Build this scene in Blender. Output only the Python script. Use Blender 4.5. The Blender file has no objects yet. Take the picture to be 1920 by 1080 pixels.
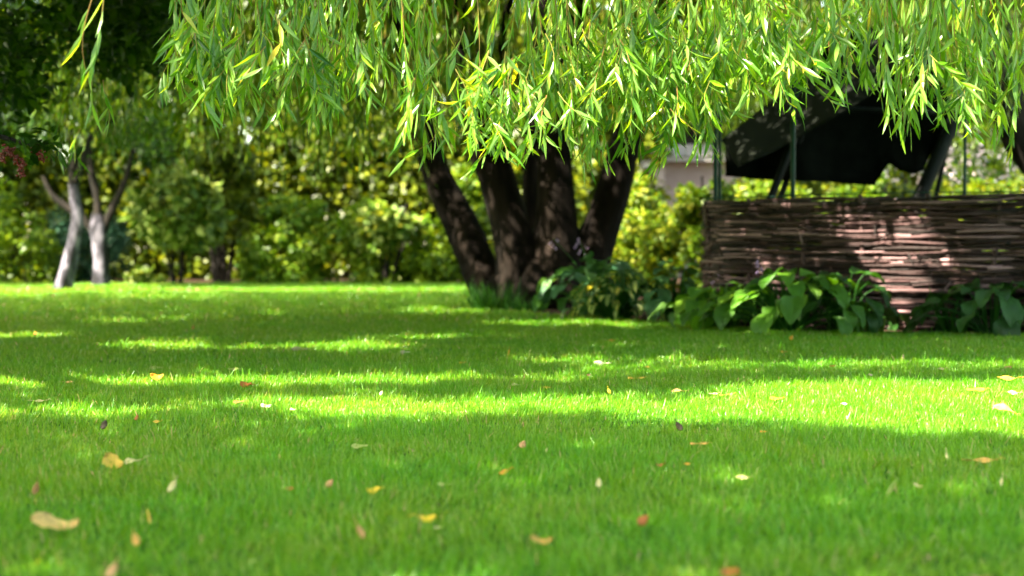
import bpy, math, random
import numpy as np
from mathutils import Vector

random.seed(7)
R = np.random.default_rng(11)
C = bpy.context.scene.collection
S = bpy.context.scene

# ------------------------------------------------------------------ camera
FPX, HOR, H = 2667.0, 480.0, 0.5          # focal length in photo pixels, horizon row, eye height
cam_d = bpy.data.cameras.new('camera')
cam = bpy.data.objects.new('camera', cam_d); C.objects.link(cam)
cam_d.lens = 50; cam_d.sensor_width = 36; cam_d.clip_end = 2000; cam_d.clip_start = 0.05
TILT = math.atan((540 - HOR) / FPX)
cam.location = (0, 0, H); cam.rotation_euler = (math.pi / 2 - TILT, 0, 0)
cam_d.dof.use_dof = True; cam_d.dof.focus_distance = 4.8; cam_d.dof.aperture_fstop = 2.5
S.camera = cam

# ------------------------------------------------------------------ light
SUN_AZ = math.atan2(-0.62, -0.78)         # direction towards the sun, on the ground
SUN_EL = math.radians(50)
TS = np.array([math.cos(SUN_AZ) * math.cos(SUN_EL), math.sin(SUN_AZ) * math.cos(SUN_EL), math.sin(SUN_EL)])
sd = bpy.data.lights.new('sun', 'SUN'); sd.energy = 5.0; sd.angle = math.radians(0.5); sd.color = (1, 0.89, 0.70)
sun = bpy.data.objects.new('sun', sd); C.objects.link(sun)
sun.rotation_euler = Vector(TS).to_track_quat('Z', 'Y').to_euler()
W = bpy.data.worlds.new('World'); S.world = W; W.use_nodes = True
wn = W.node_tree; bg = wn.nodes['Background']
sky = wn.nodes.new('ShaderNodeTexSky'); sky.sky_type = 'NISHITA'; sky.sun_disc = False
sky.sun_elevation = SUN_EL; sky.sun_rotation = math.pi / 2 - SUN_AZ
sky.dust_density = 1.5
tint = wn.nodes.new('ShaderNodeMix'); tint.data_type = 'RGBA'; tint.blend_type = 'MULTIPLY'; tint.inputs[0].default_value = 1
tint.inputs[7].default_value = (1, .92, .64, 1)        # sky colour tinted warm in place of a white balance
wn.links.new(sky.outputs[0], tint.inputs[6]); wn.links.new(tint.outputs[2], bg.inputs[0]); bg.inputs[1].default_value = 0.15
S.view_settings.view_transform = 'Standard'; S.view_settings.look = 'None'
S.view_settings.exposure = 2.95; S.view_settings.gamma = 1
S.cycles.use_denoising = True
S.cycles.max_bounces = 6; S.cycles.diffuse_bounces = 4; S.cycles.glossy_bounces = 2
S.cycles.transmission_bounces = 4; S.cycles.transparent_max_bounces = 4
S.cycles.sample_clamp_indirect = 4

# ------------------------------------------------------------------ helpers
CT, SN = math.cos(TILT), math.sin(TILT)
def P(px, py, d):
    """world point at ground distance d seen at photo pixel (px, py)"""
    a = (px - 960) / FPX; b = (540 - py) / FPX
    dx, dy, dz = a, CT + b * SN, -SN + b * CT
    t = d / dy
    return np.array([dx * t, d, H + dz * t])
def G(px, py, z=0.0):
    a = (px - 960) / FPX; b = (540 - py) / FPX
    dx, dy, dz = a, CT + b * SN, -SN + b * CT
    t = (z - H) / dz
    return np.array([dx * t, dy * t, z])
def ztop(y): return H + (HOR / FPX) * y            # frame's upper edge at distance y
def canon(p):
    """where the sun ray through p meets the ground"""
    p = np.asarray(p)
    return p[..., 0] - TS[0] / TS[2] * p[..., 2], p[..., 1] - TS[1] / TS[2] * p[..., 2]
def vnoise(x, y, seed=0):
    """smooth value noise, -1..1"""
    xi, yi = np.floor(x).astype(np.int64), np.floor(y).astype(np.int64)
    def h(a, b):
        n = (a * 374761393 + b * 668265263 + seed * 974711) & 0x7fffffff
        n = ((n ^ (n >> 13)) * 1274126177) & 0x7fffffff
        return ((n ^ (n >> 16)) & 0xffff) / 32767.5 - 1
    fx, fy = x - xi, y - yi
    fx = fx * fx * (3 - 2 * fx); fy = fy * fy * (3 - 2 * fy)
    return (h(xi, yi) * (1 - fx) + h(xi + 1, yi) * fx) * (1 - fy) + (h(xi, yi + 1) * (1 - fx) + h(xi + 1, yi + 1) * fx) * fy
def norm(v): return v / np.maximum(np.linalg.norm(v, axis=-1, keepdims=True), 1e-9)

class MB:
    """collects vertices and faces, then makes one mesh object"""
    def __init__(s): s.v = []; s.f = []; s.n = 0
    def add(s, v, f):
        v = np.asarray(v, dtype=np.float64).reshape(-1, 3); f = np.asarray(f, dtype=np.int64)
        s.v.append(v); s.f.append(f + s.n); s.n += len(v)
    def build(s, name, m, parent=None, smooth=False):
        me = bpy.data.meshes.new(name)
        v = np.concatenate(s.v)
        origin = parent.location if parent is not None and parent.type == 'EMPTY' else Vector((0, 0, 0))
        if parent is None:
            o0 = v.mean(0); o0[2] = v[:, 2].min(); origin = Vector(o0)
        v = v - np.array(origin)
        q = [f for f in s.f if f.shape[1] == 4]; t = [f for f in s.f if f.shape[1] == 3]
        idx = []; tot = []
        for f in q: idx.append(f.ravel()); tot.append(np.full(len(f), 4))
        for f in t: idx.append(f.ravel()); tot.append(np.full(len(f), 3))
        idx = np.concatenate(idx); tot = np.concatenate(tot)
        me.vertices.add(len(v)); me.vertices.foreach_set('co', v.astype(np.float32).ravel())
        me.loops.add(len(idx)); me.loops.foreach_set('vertex_index', idx.astype(np.int32))
        me.polygons.add(len(tot))
        me.polygons.foreach_set('loop_start', np.concatenate([[0], np.cumsum(tot)[:-1]]).astype(np.int32))
        me.polygons.foreach_set('loop_total', tot.astype(np.int32))
        me.polygons.foreach_set('use_smooth', np.full(len(tot), smooth))
        me.update(calc_edges=True); me.validate()
        me.materials.append(m)
        o = bpy.data.objects.new(name, me); C.objects.link(o)
        if parent is None: o.location = origin
        else: o.parent = parent
        return o
def tag(o, label, cat, group=None, kind=None):
    if label: o['label'] = label
    if cat: o['category'] = cat
    if group: o['group'] = group
    if kind: o['kind'] = kind
    return o
def empty(name, loc, label, cat, group=None):
    o = bpy.data.objects.new(name, None); C.objects.link(o); o.location = loc; o.empty_display_size = .1
    return tag(o, label, cat, group)

def frames(A, up=None):
    """side and normal vectors for axes A, spun at random (or kept near up)"""
    K = len(A)
    r = R.normal(size=(K, 3)) if up is None else up
    Sd = norm(np.cross(A, r)); N = norm(np.cross(Sd, A))
    return Sd, N
def leaves(mb, Pp, A, L, Wd, rows, bend=0.2, fold=0.25, up=None, cols=3, twist=0.0):
    """K leaves at Pp along unit axes A; rows = [(t, half width)]"""
    K = len(Pp)
    if K == 0: return
    A = norm(A); Sd, N = frames(A, up)
    L = np.broadcast_to(L, K)[:, None]; Wd = np.broadcast_to(Wd, K)[:, None]
    bend = np.broadcast_to(bend, K)[:, None]
    sides = (-1, 0, 1) if cols == 3 else (-1, 1)
    V = []
    for (t, w) in rows:
        ca, sa = math.cos(twist * t), math.sin(twist * t)
        S2 = Sd * ca + N * sa; N2 = N * ca - Sd * sa
        for s in sides:
            V.append(Pp + A * L * t * (1 - 0.3 * np.abs(bend) * t) + S2 * Wd * w * s + N2 * (abs(s) * w * Wd * fold - bend * L * t * t))
    V = np.stack(V, 1); nr, nc = len(rows), len(sides)
    F = []
    for i in range(nr - 1):
        for j in range(nc - 1):
            a = i * nc + j
            F.append((a, a + 1, a + 1 + nc, a + nc))
    F = np.array(F)
    base = (np.arange(K) * nr * nc)[:, None, None]
    mb.add(V.reshape(-1, 3), (F[None] + base).reshape(-1, 4))
WILLOW = [(0, .06), (.12, .5), (.35, 1), (.62, .8), (.85, .38), (1, .03)]
WILLOW_LO = [(0, .1), (.4, 1), (1, .05)]
BROAD = [(0, .08), (.18, .75), (.45, 1), (.75, .7), (1, .05)]
BROAD_LO = [(0, .2), (.4, 1), (1, .1)]

def tube(mb, pts, rad, seg=8, rough=0.0, ridges=0, cap=True, seed=0):
    pts = np.asarray(pts, float); n = len(pts); rad = np.broadcast_to(rad, n)
    T = norm(np.gradient(pts, axis=0))
    ref = np.array([0.13, 1, 0.07]) if abs(T[:, 1]).mean() < .8 else np.array([1, .1, .2])
    U = norm(np.cross(T, ref)); Vv = np.cross(T, U)
    th = np.linspace(0, 2 * math.pi, seg, endpoint=False)
    r = rad[:, None] * np.ones(seg)[None]
    if rough:
        cum = np.concatenate([[0], np.cumsum(np.linalg.norm(np.diff(pts, axis=0), axis=1))])
        X = (np.cos(th) * 2.2)[None] + np.zeros((n, 1)) + seed; Y = (np.sin(th) * 2.2)[None] + cum[:, None] * 2.0
        r = r * (1 + rough * vnoise(X, Y, seed) + rough * .5 * vnoise(X * 3, Y * 3, seed + 1))
        if ridges: r = r * (1 + rough * .45 * vnoise(th[None] * ridges / 6.28 * 2 + cum[:, None] * .6, cum[:, None] * 3 + seed, seed + 5))
    V = pts[:, None] + r[..., None] * (np.cos(th)[None, :, None] * U[:, None] + np.sin(th)[None, :, None] * Vv[:, None])
    V = V.reshape(-1, 3); j = np.arange(seg); k = (j + 1) % seg
    F = np.concatenate([np.stack([i * seg + j, i * seg + k, (i + 1) * seg + k, (i + 1) * seg + j], 1) for i in range(n - 1)])
    mb.add(V, F)
    if cap:
        for i, rev in ((0, 0), (n - 1, 1)):
            vv = np.concatenate([V[i * seg:(i + 1) * seg], pts[i:i + 1]])
            f = np.stack([j, k, np.full(seg, seg)], 1)
            mb.add(vv, f[:, ::-1] if not rev else f)
def spline(ctrl, n):
    """Catmull-Rom through rows of ctrl (any number of columns)"""
    c = np.asarray(ctrl, float); m = len(c) - 1
    e = np.concatenate([[2 * c[0] - c[1]], c, [2 * c[-1] - c[-2]]])
    out = []
    for u in np.linspace(0, m, n):
        i = min(int(u), m - 1); t = u - i
        p0, p1, p2, p3 = e[i:i + 4]
        out.append(.5 * (2 * p1 + (p2 - p0) * t + (2 * p0 - 5 * p1 + 4 * p2 - p3) * t * t + (3 * p1 - p0 - 3 * p2 + p3) * t ** 3))
    return np.array(out)
def box(mb, lo, hi):
    x0, y0, z0 = lo; x1, y1, z1 = hi
    v = [(x0, y0, z0), (x1, y0, z0), (x1, y1, z0), (x0, y1, z0), (x0, y0, z1), (x1, y0, z1), (x1, y1, z1), (x0, y1, z1)]
    mb.add(v, [(0, 3, 2, 1), (4, 5, 6, 7), (0, 1, 5, 4), (1, 2, 6, 5), (2, 3, 7, 6), (3, 0, 4, 7)])

# ------------------------------------------------------------------ materials
def newmat(name):
    m = bpy.data.materials.new(name); m.use_nodes = True
    nt = m.node_tree; nt.nodes.clear()
    return m, nt, nt.nodes.new('ShaderNodeOutputMaterial')
def ramp(nt, src, stops):
    r = nt.nodes.new('ShaderNodeValToRGB'); el = r.color_ramp.elements
    while len(el) < len(stops): el.new(0.5)
    for e, (p, c) in zip(el, stops): e.position = p; e.color = (*c, 1)
    nt.links.new(src, r.inputs[0]); return r.outputs[0]
def mixc(nt, fac, a, b, mode='MIX'):
    n = nt.nodes.new('ShaderNodeMix'); n.data_type = 'RGBA'; n.blend_type = mode
    for sock, val in ((n.inputs[0], fac), (n.inputs[6], a), (n.inputs[7], b)):
        if hasattr(val, 'is_linked'): nt.links.new(val, sock)
        elif isinstance(val, (int, float)): sock.default_value = val
        else: sock.default_value = (*val, 1)
    return n.outputs[2]
def noise(nt, scale, detail=3, rough=.5, coord='Object', vec_scale=None):
    tc = nt.nodes.new('ShaderNodeTexCoord'); n = nt.nodes.new('ShaderNodeTexNoise')
    n.inputs['Scale'].default_value = scale; n.inputs['Detail'].default_value = detail; n.inputs['Roughness'].default_value = rough
    src = tc.outputs[coord]
    if vec_scale:
        mp = nt.nodes.new('ShaderNodeMapping'); mp.inputs['Scale'].default_value = vec_scale
        nt.links.new(src, mp.inputs[0]); src = mp.outputs[0]
    nt.links.new(src, n.inputs['Vector']); return n.outputs['Fac']
def leafmat(name, stops, trans=(1.6, 1.3, .35), tfac=.42, rough=.42, spec=.5, back=None, patch=None, patch_scale=.5):
    """leaf: colour differs leaf by leaf; light passes through it, yellower than it reflects"""
    m, nt, out = newmat(name)
    g = nt.nodes.new('ShaderNodeNewGeometry')
    col = ramp(nt, g.outputs['Random Per Island'], stops)
    if patch:
        f = ramp(nt, noise(nt, patch_scale, 3), [(.38, (0, 0, 0)), (.65, (1, 1, 1))])
        col = mixc(nt, f, col, mixc(nt, 1.0, col, patch, 'MULTIPLY'))
    tcol = mixc(nt, 1.0, col, trans, 'MULTIPLY')
    front = col
    if back: front = mixc(nt, g.outputs['Backfacing'], col, back)
    p = nt.nodes.new('ShaderNodeBsdfPrincipled'); nt.links.new(front, p.inputs['Base Color'])
    p.inputs['Roughness'].default_value = rough; p.inputs['Specular IOR Level'].default_value = spec
    t = nt.nodes.new('ShaderNodeBsdfTranslucent'); nt.links.new(tcol, t.inputs['Color'])
    mx = nt.nodes.new('ShaderNodeMixShader'); mx.inputs[0].default_value = tfac
    nt.links.new(p.outputs[0], mx.inputs[1]); nt.links.new(t.outputs[0], mx.inputs[2]); nt.links.new(mx.outputs[0], out.inputs[0])
    return m
def solid(name, stops, nscale=3, rough=.7, spec=.3, bump=.0, bscale=20, vec=None, island=False, metal=0):
    m, nt, out = newmat(name)
    if island:
        g = nt.nodes.new('ShaderNodeNewGeometry'); src = g.outputs['Random Per Island']
        col = ramp(nt, src, stops)
        col = mixc(nt, .55, col, ramp(nt, noise(nt, nscale, 4, .6), [(.3, (.45, .42, .4)), (.7, (1.3, 1.3, 1.3))]), 'MULTIPLY')
    else:
        col = ramp(nt, noise(nt, nscale, 5, .6, vec_scale=vec), stops)
    p = nt.nodes.new('ShaderNodeBsdfPrincipled'); nt.links.new(col, p.inputs['Base Color'])
    p.inputs['Roughness'].default_value = rough; p.inputs['Specular IOR Level'].default_value = spec; p.inputs['Metallic'].default_value = metal
    if bump:
        b = nt.nodes.new('ShaderNodeBump'); b.inputs['Strength'].default_value = bump; b.inputs['Distance'].default_value = .03
        nt.links.new(noise(nt, bscale, 5, .65, vec_scale=vec), b.inputs['Height']); nt.links.new(b.outputs[0], p.inputs['Normal'])
    nt.links.new(p.outputs[0], out.inputs[0]); return m

M = {}
M['grass'] = leafmat('grass_blade', [(0, (.05, .24, .002)), (.45, (.085, .34, .004)), (.8, (.135, .41, .012)), (.975, (.17, .44, .05)), (1, (.42, .42, .15))],
                     trans=(3.1, 1.35, 3.0), tfac=.52, rough=.36, spec=.5, patch=(1.35, 1.02, 1.4), patch_scale=1.7)
M['ground'] = solid('ground_turf', [(.3, (.02, .06, .005)), (.6, (.035, .10, .01)), (.8, (.06, .09, .02))], nscale=9, rough=.95, spec=.1, bump=.4)
M['soil'] = solid('bed_soil', [(.3, (.03, .018, .012)), (.7, (.10, .06, .04))], nscale=7, rough=.95, spec=.1, bump=.6)
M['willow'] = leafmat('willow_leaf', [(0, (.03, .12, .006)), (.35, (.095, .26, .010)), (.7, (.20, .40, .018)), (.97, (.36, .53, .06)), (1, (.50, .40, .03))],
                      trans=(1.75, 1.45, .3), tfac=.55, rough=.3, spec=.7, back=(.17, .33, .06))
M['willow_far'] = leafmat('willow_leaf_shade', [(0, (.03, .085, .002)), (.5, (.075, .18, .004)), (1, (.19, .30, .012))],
                          trans=(1.7, 1.3, .3), tfac=.5, rough=.4, spec=.5)  # darker copy of the willow leaf; inner self-shadow put into its colour
M['willow_twig'] = solid('willow_twig', [(0, (.22, .2, .03)), (.6, (.30, .24, .05)), (1, (.3, .13, .04))], rough=.6, island=True)
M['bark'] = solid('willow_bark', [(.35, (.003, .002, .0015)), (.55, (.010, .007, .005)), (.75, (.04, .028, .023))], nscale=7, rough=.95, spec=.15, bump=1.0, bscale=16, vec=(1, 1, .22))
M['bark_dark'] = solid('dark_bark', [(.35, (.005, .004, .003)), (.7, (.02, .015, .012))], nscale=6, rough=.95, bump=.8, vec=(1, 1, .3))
M['bark_pale'] = solid('pale_bark', [(.40, (.012, .011, .014)), (.5, (.045, .042, .058)), (.60, (.17, .155, .20))], nscale=5, rough=.9, bump=.6, vec=(1, 1, .45))
M['wattle'] = solid('wattle_rod', [(0, (.006, .003, .002)), (.35, (.026, .012, .011)), (.7, (.10, .050, .050)), (1, (.38, .23, .24))], nscale=14, rough=.6, spec=.4, bump=.4, bscale=60, island=True)
M['green_metal'] = solid('green_metal', [(.4, (.002, .03, .022)), (.7, (.003, .055, .04))], rough=.5, spec=.25)
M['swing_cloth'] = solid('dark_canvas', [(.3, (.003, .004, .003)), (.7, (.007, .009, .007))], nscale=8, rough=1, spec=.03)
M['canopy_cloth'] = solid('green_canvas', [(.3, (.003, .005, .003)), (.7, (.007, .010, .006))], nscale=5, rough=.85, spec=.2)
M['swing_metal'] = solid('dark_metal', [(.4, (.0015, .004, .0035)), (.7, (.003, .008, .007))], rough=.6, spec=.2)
def hostamat(name, mid, edge, rough=.4, width=.55):
    """leaf with a margin of another colour, read from the mesh's own edge attribute"""
    m, nt, out = newmat(name)
    a = nt.nodes.new('ShaderNodeAttribute'); a.attribute_name = 'across'
    g = nt.nodes.new('ShaderNodeNewGeometry')
    f = ramp(nt, a.outputs['Fac'], [(width, (0, 0, 0)), (width + .12, (1, 1, 1))])
    col = mixc(nt, f, mid, edge)
    w = nt.nodes.new('ShaderNodeMath'); w.operation = 'MULTIPLY'; w.inputs[1].default_value = 42
    nt.links.new(a.outputs['Fac'], w.inputs[0]); s = nt.nodes.new('ShaderNodeMath'); s.operation = 'SINE'; nt.links.new(w.outputs[0], s.inputs[0])
    col = mixc(nt, 1.0, col, ramp(nt, g.outputs['Random Per Island'], [(0, (.45, .55, .5)), (.8, (1.15, 1.15, 1.)), (1, (1.9, 1.4, .9))]), 'MULTIPLY')
    p = nt.nodes.new('ShaderNodeBsdfPrincipled'); nt.links.new(col, p.inputs['Base Color'])
    p.inputs['Roughness'].default_value = rough; p.inputs['Specular IOR Level'].default_value = .5
    b = nt.nodes.new('ShaderNodeBump'); b.inputs['Strength'].default_value = .5; b.inputs['Distance'].default_value = .006
    nt.links.new(s.outputs[0], b.inputs['Height']); nt.links.new(b.outputs[0], p.inputs['Normal'])
    t = nt.nodes.new('ShaderNodeBsdfTranslucent'); nt.links.new(mixc(nt, 1.0, col, (1.4, 1.3, .4), 'MULTIPLY'), t.inputs['Color'])
    mx = nt.nodes.new('ShaderNodeMixShader'); mx.inputs[0].default_value = .3
    nt.links.new(p.outputs[0], mx.inputs[1]); nt.links.new(t.outputs[0], mx.inputs[2]); nt.links.new(mx.outputs[0], out.inputs[0])
    return m
M['hosta_blue'] = hostamat('blue_hosta_leaf', (.09, .24, .12), (.10, .26, .13), .30)
M['hosta_green'] = hostamat('green_hosta_leaf', (.10, .27, .02), (.12, .30, .03), .42)
M['hosta_dark'] = hostamat('dark_hosta_leaf', (.035, .115, .02), (.04, .13, .025), .4)
M['hosta_cream'] = hostamat('variegated_hosta_leaf', (.55, .60, .2), (.06, .19, .04), .42, .45)
M['petal'] = solid('lilac_petal', [(.3, (.45, .28, .6)), (.7, (.65, .45, .75))], rough=.6)
M['berry'] = solid('red_berry', [(.3, (.10, .005, .005)), (.7, (.17, .01, .008))], rough=.25, spec=.6)
def cmat(name, a, b, c=None, **k):
    k.setdefault('spec', .3); return leafmat(name, [(0, a), (.55, b), (1, c or b)], **k)
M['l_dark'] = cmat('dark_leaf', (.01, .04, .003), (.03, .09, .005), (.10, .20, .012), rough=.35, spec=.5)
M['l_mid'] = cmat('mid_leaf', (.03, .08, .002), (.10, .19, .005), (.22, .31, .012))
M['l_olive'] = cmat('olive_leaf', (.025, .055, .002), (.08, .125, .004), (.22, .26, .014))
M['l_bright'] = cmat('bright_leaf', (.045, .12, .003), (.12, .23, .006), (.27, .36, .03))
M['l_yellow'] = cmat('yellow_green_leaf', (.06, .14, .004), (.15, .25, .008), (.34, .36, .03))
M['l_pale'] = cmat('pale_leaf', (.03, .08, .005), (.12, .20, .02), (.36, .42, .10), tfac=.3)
M['l_over'] = cmat('shade_crown_leaf', (.08, .24, .006), (.16, .38, .012), (.26, .46, .03), tfac=.62, trans=(1.3, 1.2, .5))  # unseen crown's leaf, extra translucent to brighten the shade beneath
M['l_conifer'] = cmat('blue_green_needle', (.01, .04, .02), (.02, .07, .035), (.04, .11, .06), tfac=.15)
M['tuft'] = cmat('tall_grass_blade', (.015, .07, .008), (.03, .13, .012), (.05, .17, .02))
M['blossom'] = solid('pale_blossom', [(.3, (.55, .42, .48)), (.7, (.72, .62, .66))], rough=.7)
M['wall'] = solid('pale_render', [(.4, (.30, .22, .22)), (.7, (.38, .30, .30))], nscale=2, rough=.9)
M['trim'] = solid('white_paint', [(.4, (.32, .29, .29)), (.7, (.4, .37, .37))], rough=.6)
M['win'] = solid('dark_glass', [(.4, (.01, .05, .045)), (.7, (.02, .09, .07))], rough=.1, spec=.8)
M['roof'] = solid('grey_roof', [(.4, (.16, .14, .14)), (.7, (.25, .22, .22))], nscale=4, rough=.8)

# ------------------------------------------------------------------ light map: unseen crown leaves are left out where sun should land
BAND = np.array([  # x, upper row, lower row of the long sunlit band, photo pixels
    (-300, 766, 792), (0, 767, 792), (230, 768, 791), (300, 774, 785), (370, 765, 768), (430, 748, 768), (520, 744, 784), (700, 744, 792), (900, 742, 786),
    (1080, 738, 780), (1150, 733, 792), (1260, 718, 806), (1400, 708, 800), (1550, 700, 812), (1750, 698, 826), (2300, 694, 834)], float)
SPOTS = np.array([  # x, y, rx, ry on the lawn, photo pixels
    (120, 836, 30, 10), (5, 830, 34, 13), (1390, 957, 130, 11), (1000, 1075, 120, 10), (1700, 930, 120, 8),
    (40, 631, 95, 10), (150, 628, 60, 5), (330, 650, 150, 13), (520, 652, 110, 8), (390, 596, 95, 6), (250, 604, 110, 5), (545, 589, 60, 4), (520, 607, 70, 3),
    (690, 652, 130, 12), (800, 632, 120, 7), (950, 628, 120, 5), (1060, 607, 170, 6), (860, 583, 120, 5), (1180, 612, 160, 4), (600, 632, 70, 4),
    (1090, 677, 130, 9), (1300, 680, 90, 6), (1190, 648, 110, 4), (920, 655, 90, 4), (1460, 660, 90, 4), (1560, 622, 90, 3),
    (1650, 650, 80, 3), (1830, 660, 90, 4), (1420, 614, 120, 3), (1760, 637, 60, 3), (1320, 655, 60, 4), (480, 727, 40, 4),
    (60, 552, 90, 5), (330, 556, 130, 3), (640, 700, 60, 3)], float)
S3 = [  # px, py, distance, radius in metres: sunlit spots on upright things
    (1640, 450, 9.6, .2), (1700, 480, 9.5, .2), (1620, 430, 9.6, .18), (1670, 530, 9.5, .16), (1680, 600, 9.5, .22), (1700, 560, 9.5, .16), (1780, 470, 9.4, .14),
    (1560, 385, 9.7, .12), (1450, 480, 9.9, .12), (1400, 420, 10.1, .10), (1480, 400, 9.9, .10), (1720, 400, 9.5, .12), (1520, 470, 9.8, .09), (1820, 520, 9.3, .07), (1760, 430, 9.4, .1),
    (1420, 575, 9.1, .18), (1440, 600, 9.0, .08), (1470, 540, 9.2, .14), (1560, 520, 9.3, .06), (1390, 300, 11.2, .08), (1410, 275, 11.2, .05),
    (1100, 500, 11.2, .12), (1060, 500, 11.6, .14), (1030, 540, 11.6, .12), (1150, 500, 11.4, .12), (1200, 505, 11.2, .12), (1300, 545, 10.2, .12), (1290, 500, 11, .12), (1250, 500, 11.2, .1), (1160, 540, 10.8, .08), (1230, 560, 10.8, .08), (1030, 440, 13.5, .12), (945, 470, 13.5, .13), (1130, 330, 13.6, .1), (1010, 300, 13.5, .1),
    (1300, 520, 10.6, .12), (1045, 540, 11.0, .08), (790, 300, 13, .12)]
S3c = np.array([(*canon(P(a, b, d)), r) for a, b, d, r in S3])
def sunlit(u, v):
    """True where unseen leaves stay away so sun reaches (u, v)"""
    u = np.asarray(u, float); v = np.asarray(v, float)
    vv = np.maximum(v, .3)
    x = 960 + FPX * u / vv; y = HOR + FPX * H / vv
    xw = x + 26 * vnoise(x / 60, y / 9, 3); yw = y + 4.5 * vnoise(x / 45, y / 8, 4) + 2.5 * vnoise(x / 16, y / 5, 6)
    xw = xw + R.normal(0, 18, x.shape); yw = yw + R.normal(0, 1, x.shape) * (1.6 + .016 * np.clip(y - 540, 0, 500))
    up = np.interp(xw, BAND[:, 0], BAND[:, 1]); lo = np.interp(xw, BAND[:, 0], BAND[:, 2])
    lit = (yw > up) & (yw < lo)
    for cx, cy, rx, ry in SPOTS: lit |= ((xw - cx) / rx) ** 2 + ((yw - cy) / ry) ** 2 < 1
    lit |= (y < 549) & (x < 890) & (v < 60)
    for a, b, r in S3c: lit |= (u - a) ** 2 + (v - b) ** 2 < r * r
    # scattered small flecks under the willow
    fl = vnoise(x / 48, y / 5.5, 9) + .5 * vnoise(x / 20, y / 3, 10)
    lit |= (fl > 1.0) & (y < 730) & (y > 549)
    return lit & (v > .3)

# ------------------------------------------------------------------ ground, beds
def bed_edge(x):      # distance of the lawn's far edge: hosta bed on the right, hedge bed at the back
    pts = [(-60, 25.8), (-0.22, 25.8), (-0.18, 13.9), (0.0, 13.2), (.25, 12.1), (.9, 10.9), (1.35, 10.2), (1.9, 9.35), (3.0, 9.05), (4, 8.8), (6, 8.3), (60, 8.0)]
    return np.interp(x, [p[0] for p in pts], [p[1] for p in pts])
mb = MB(); mb.add([(-300, -300, 0), (300, -300, 0), (300, 900, 0), (-300, 900, 0)], [(0, 1, 2, 3)])
g = mb.build('ground', M['ground']); tag(g, 'mown green lawn turf', None, None, 'structure')
mb = MB()
xs = np.concatenate([np.linspace(-40, -.3, 20), np.linspace(-.25, 6, 80), np.linspace(6.5, 40, 12)])
v = [(x, bed_edge(x) + .03 * math.sin(x * 9), .004) for x in xs] + [(x, 60, .004) for x in xs]
n = len(xs); mb.add(v, [(i, i + 1, n + i + 1, n + i) for i in range(n - 1)])
o = mb.build('flower_bed_soil', M['soil']); tag(o, 'dark bare soil under shrubs and hostas', None, None, 'structure')

# ------------------------------------------------------------------ grass
def grass():
    mb = MB()
    def ring(d0, d1, dens, h0, h1, w, rows, lat=.42, cols=2):
        A = (d1 * d1 - d0 * d0) * lat + (d1 - d0) * 1.8
        K = int(A * dens)
        d = np.sqrt(R.uniform(d0 * d0, d1 * d1, K)); x = R.uniform(-1, 1, K) * (d * lat + .9)
        keep = d < bed_edge(x) - .02; d, x = d[keep], x[keep]; K = len(d)
        # tufts: blades lean together, taller and shorter patches
        pz = vnoise(x * 2.2, d * 2.2, 21); tz = vnoise(x * 9, d * 9, 22)
        hh = R.uniform(h0, h1, K) * (1 + .2 * pz + .3 * tz)
        tall = R.random(K) < .05; hh[tall] *= 1.8
        ang = R.uniform(0, 6.283, K)
        ln = np.abs(R.normal(.1, .42, K)); lx = ln * np.cos(ang) + .3 * vnoise(x * 7, d * 7, 23); ly = ln * np.sin(ang) + .3 * vnoise(x * 7, d * 7, 24)
        Ax = np.stack([lx, ly, np.ones(K)], 1)
        Pp = np.stack([x, d, np.full(K, -.002)], 1)
        leaves(mb, Pp, Ax, hh, w * R.uniform(.7, 1.3, K), rows, bend=R.uniform(.05, .5, K), fold=0, cols=cols)
    blade = [(0, .9), (.4, 1), (.75, .6), (1, .06)]; lo = [(0, 1), (.6, .8), (1, .1)]
    ring(1.9, 4.0, 21000, .014, .034, .0010, blade)
    ring(4.0, 6.5, 16000, .014, .033, .0012, blade)
    ring(6.5, 10.5, 6500, .015, .033, .0020, lo)
    ring(10.5, 16, 1700, .022, .040, .004, lo)
    ring(16, 26, 700, .022, .04, .007, lo)
    o = mb.build('grass', M['grass'])
    tag(o, 'short green lawn grass in sun and shade', 'grass', None, 'stuff')
grass()

# ------------------------------------------------------------------ willow
def bottom_px(x):
    T = [(300, 60), (322, 170), (345, 200), (365, 130), (400, 160), (430, 235), (460, 200), (500, 170), (560, 200), (600, 262), (625, 235), (660, 165), (740, 175), (768, 280), (800, 300), (850, 255),
         (890, 300), (940, 312), (985, 292), (1030, 250), (1070, 300), (1100, 350), (1135, 300), (1180, 255), (1210, 300), (1250, 312), (1290, 262), (1340, 240), (1360, 150), (1420, 135), (1450, 160), (1490, 200),
         (1510, 120), (1560, 165), (1590, 120), (1635, 200), (1665, 258), (1700, 262), (1730, 225), (1760, 150), (1800, 225), (1830, 240), (1860, 165), (1900, 215), (1960, 230), (2100, 200)]
    return np.interp(x, [t[0] for t in T], [t[1] for t in T]) + 24 * float(vnoise(np.array(x / 17.), np.array(.5), 91))
wl = empty('willow_tree', (float(P(1010, 575, 14)[0]), 14, 0), 'big weeping willow with several thick dark stems and long hanging branches in the middle', 'willow tree')
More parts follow.
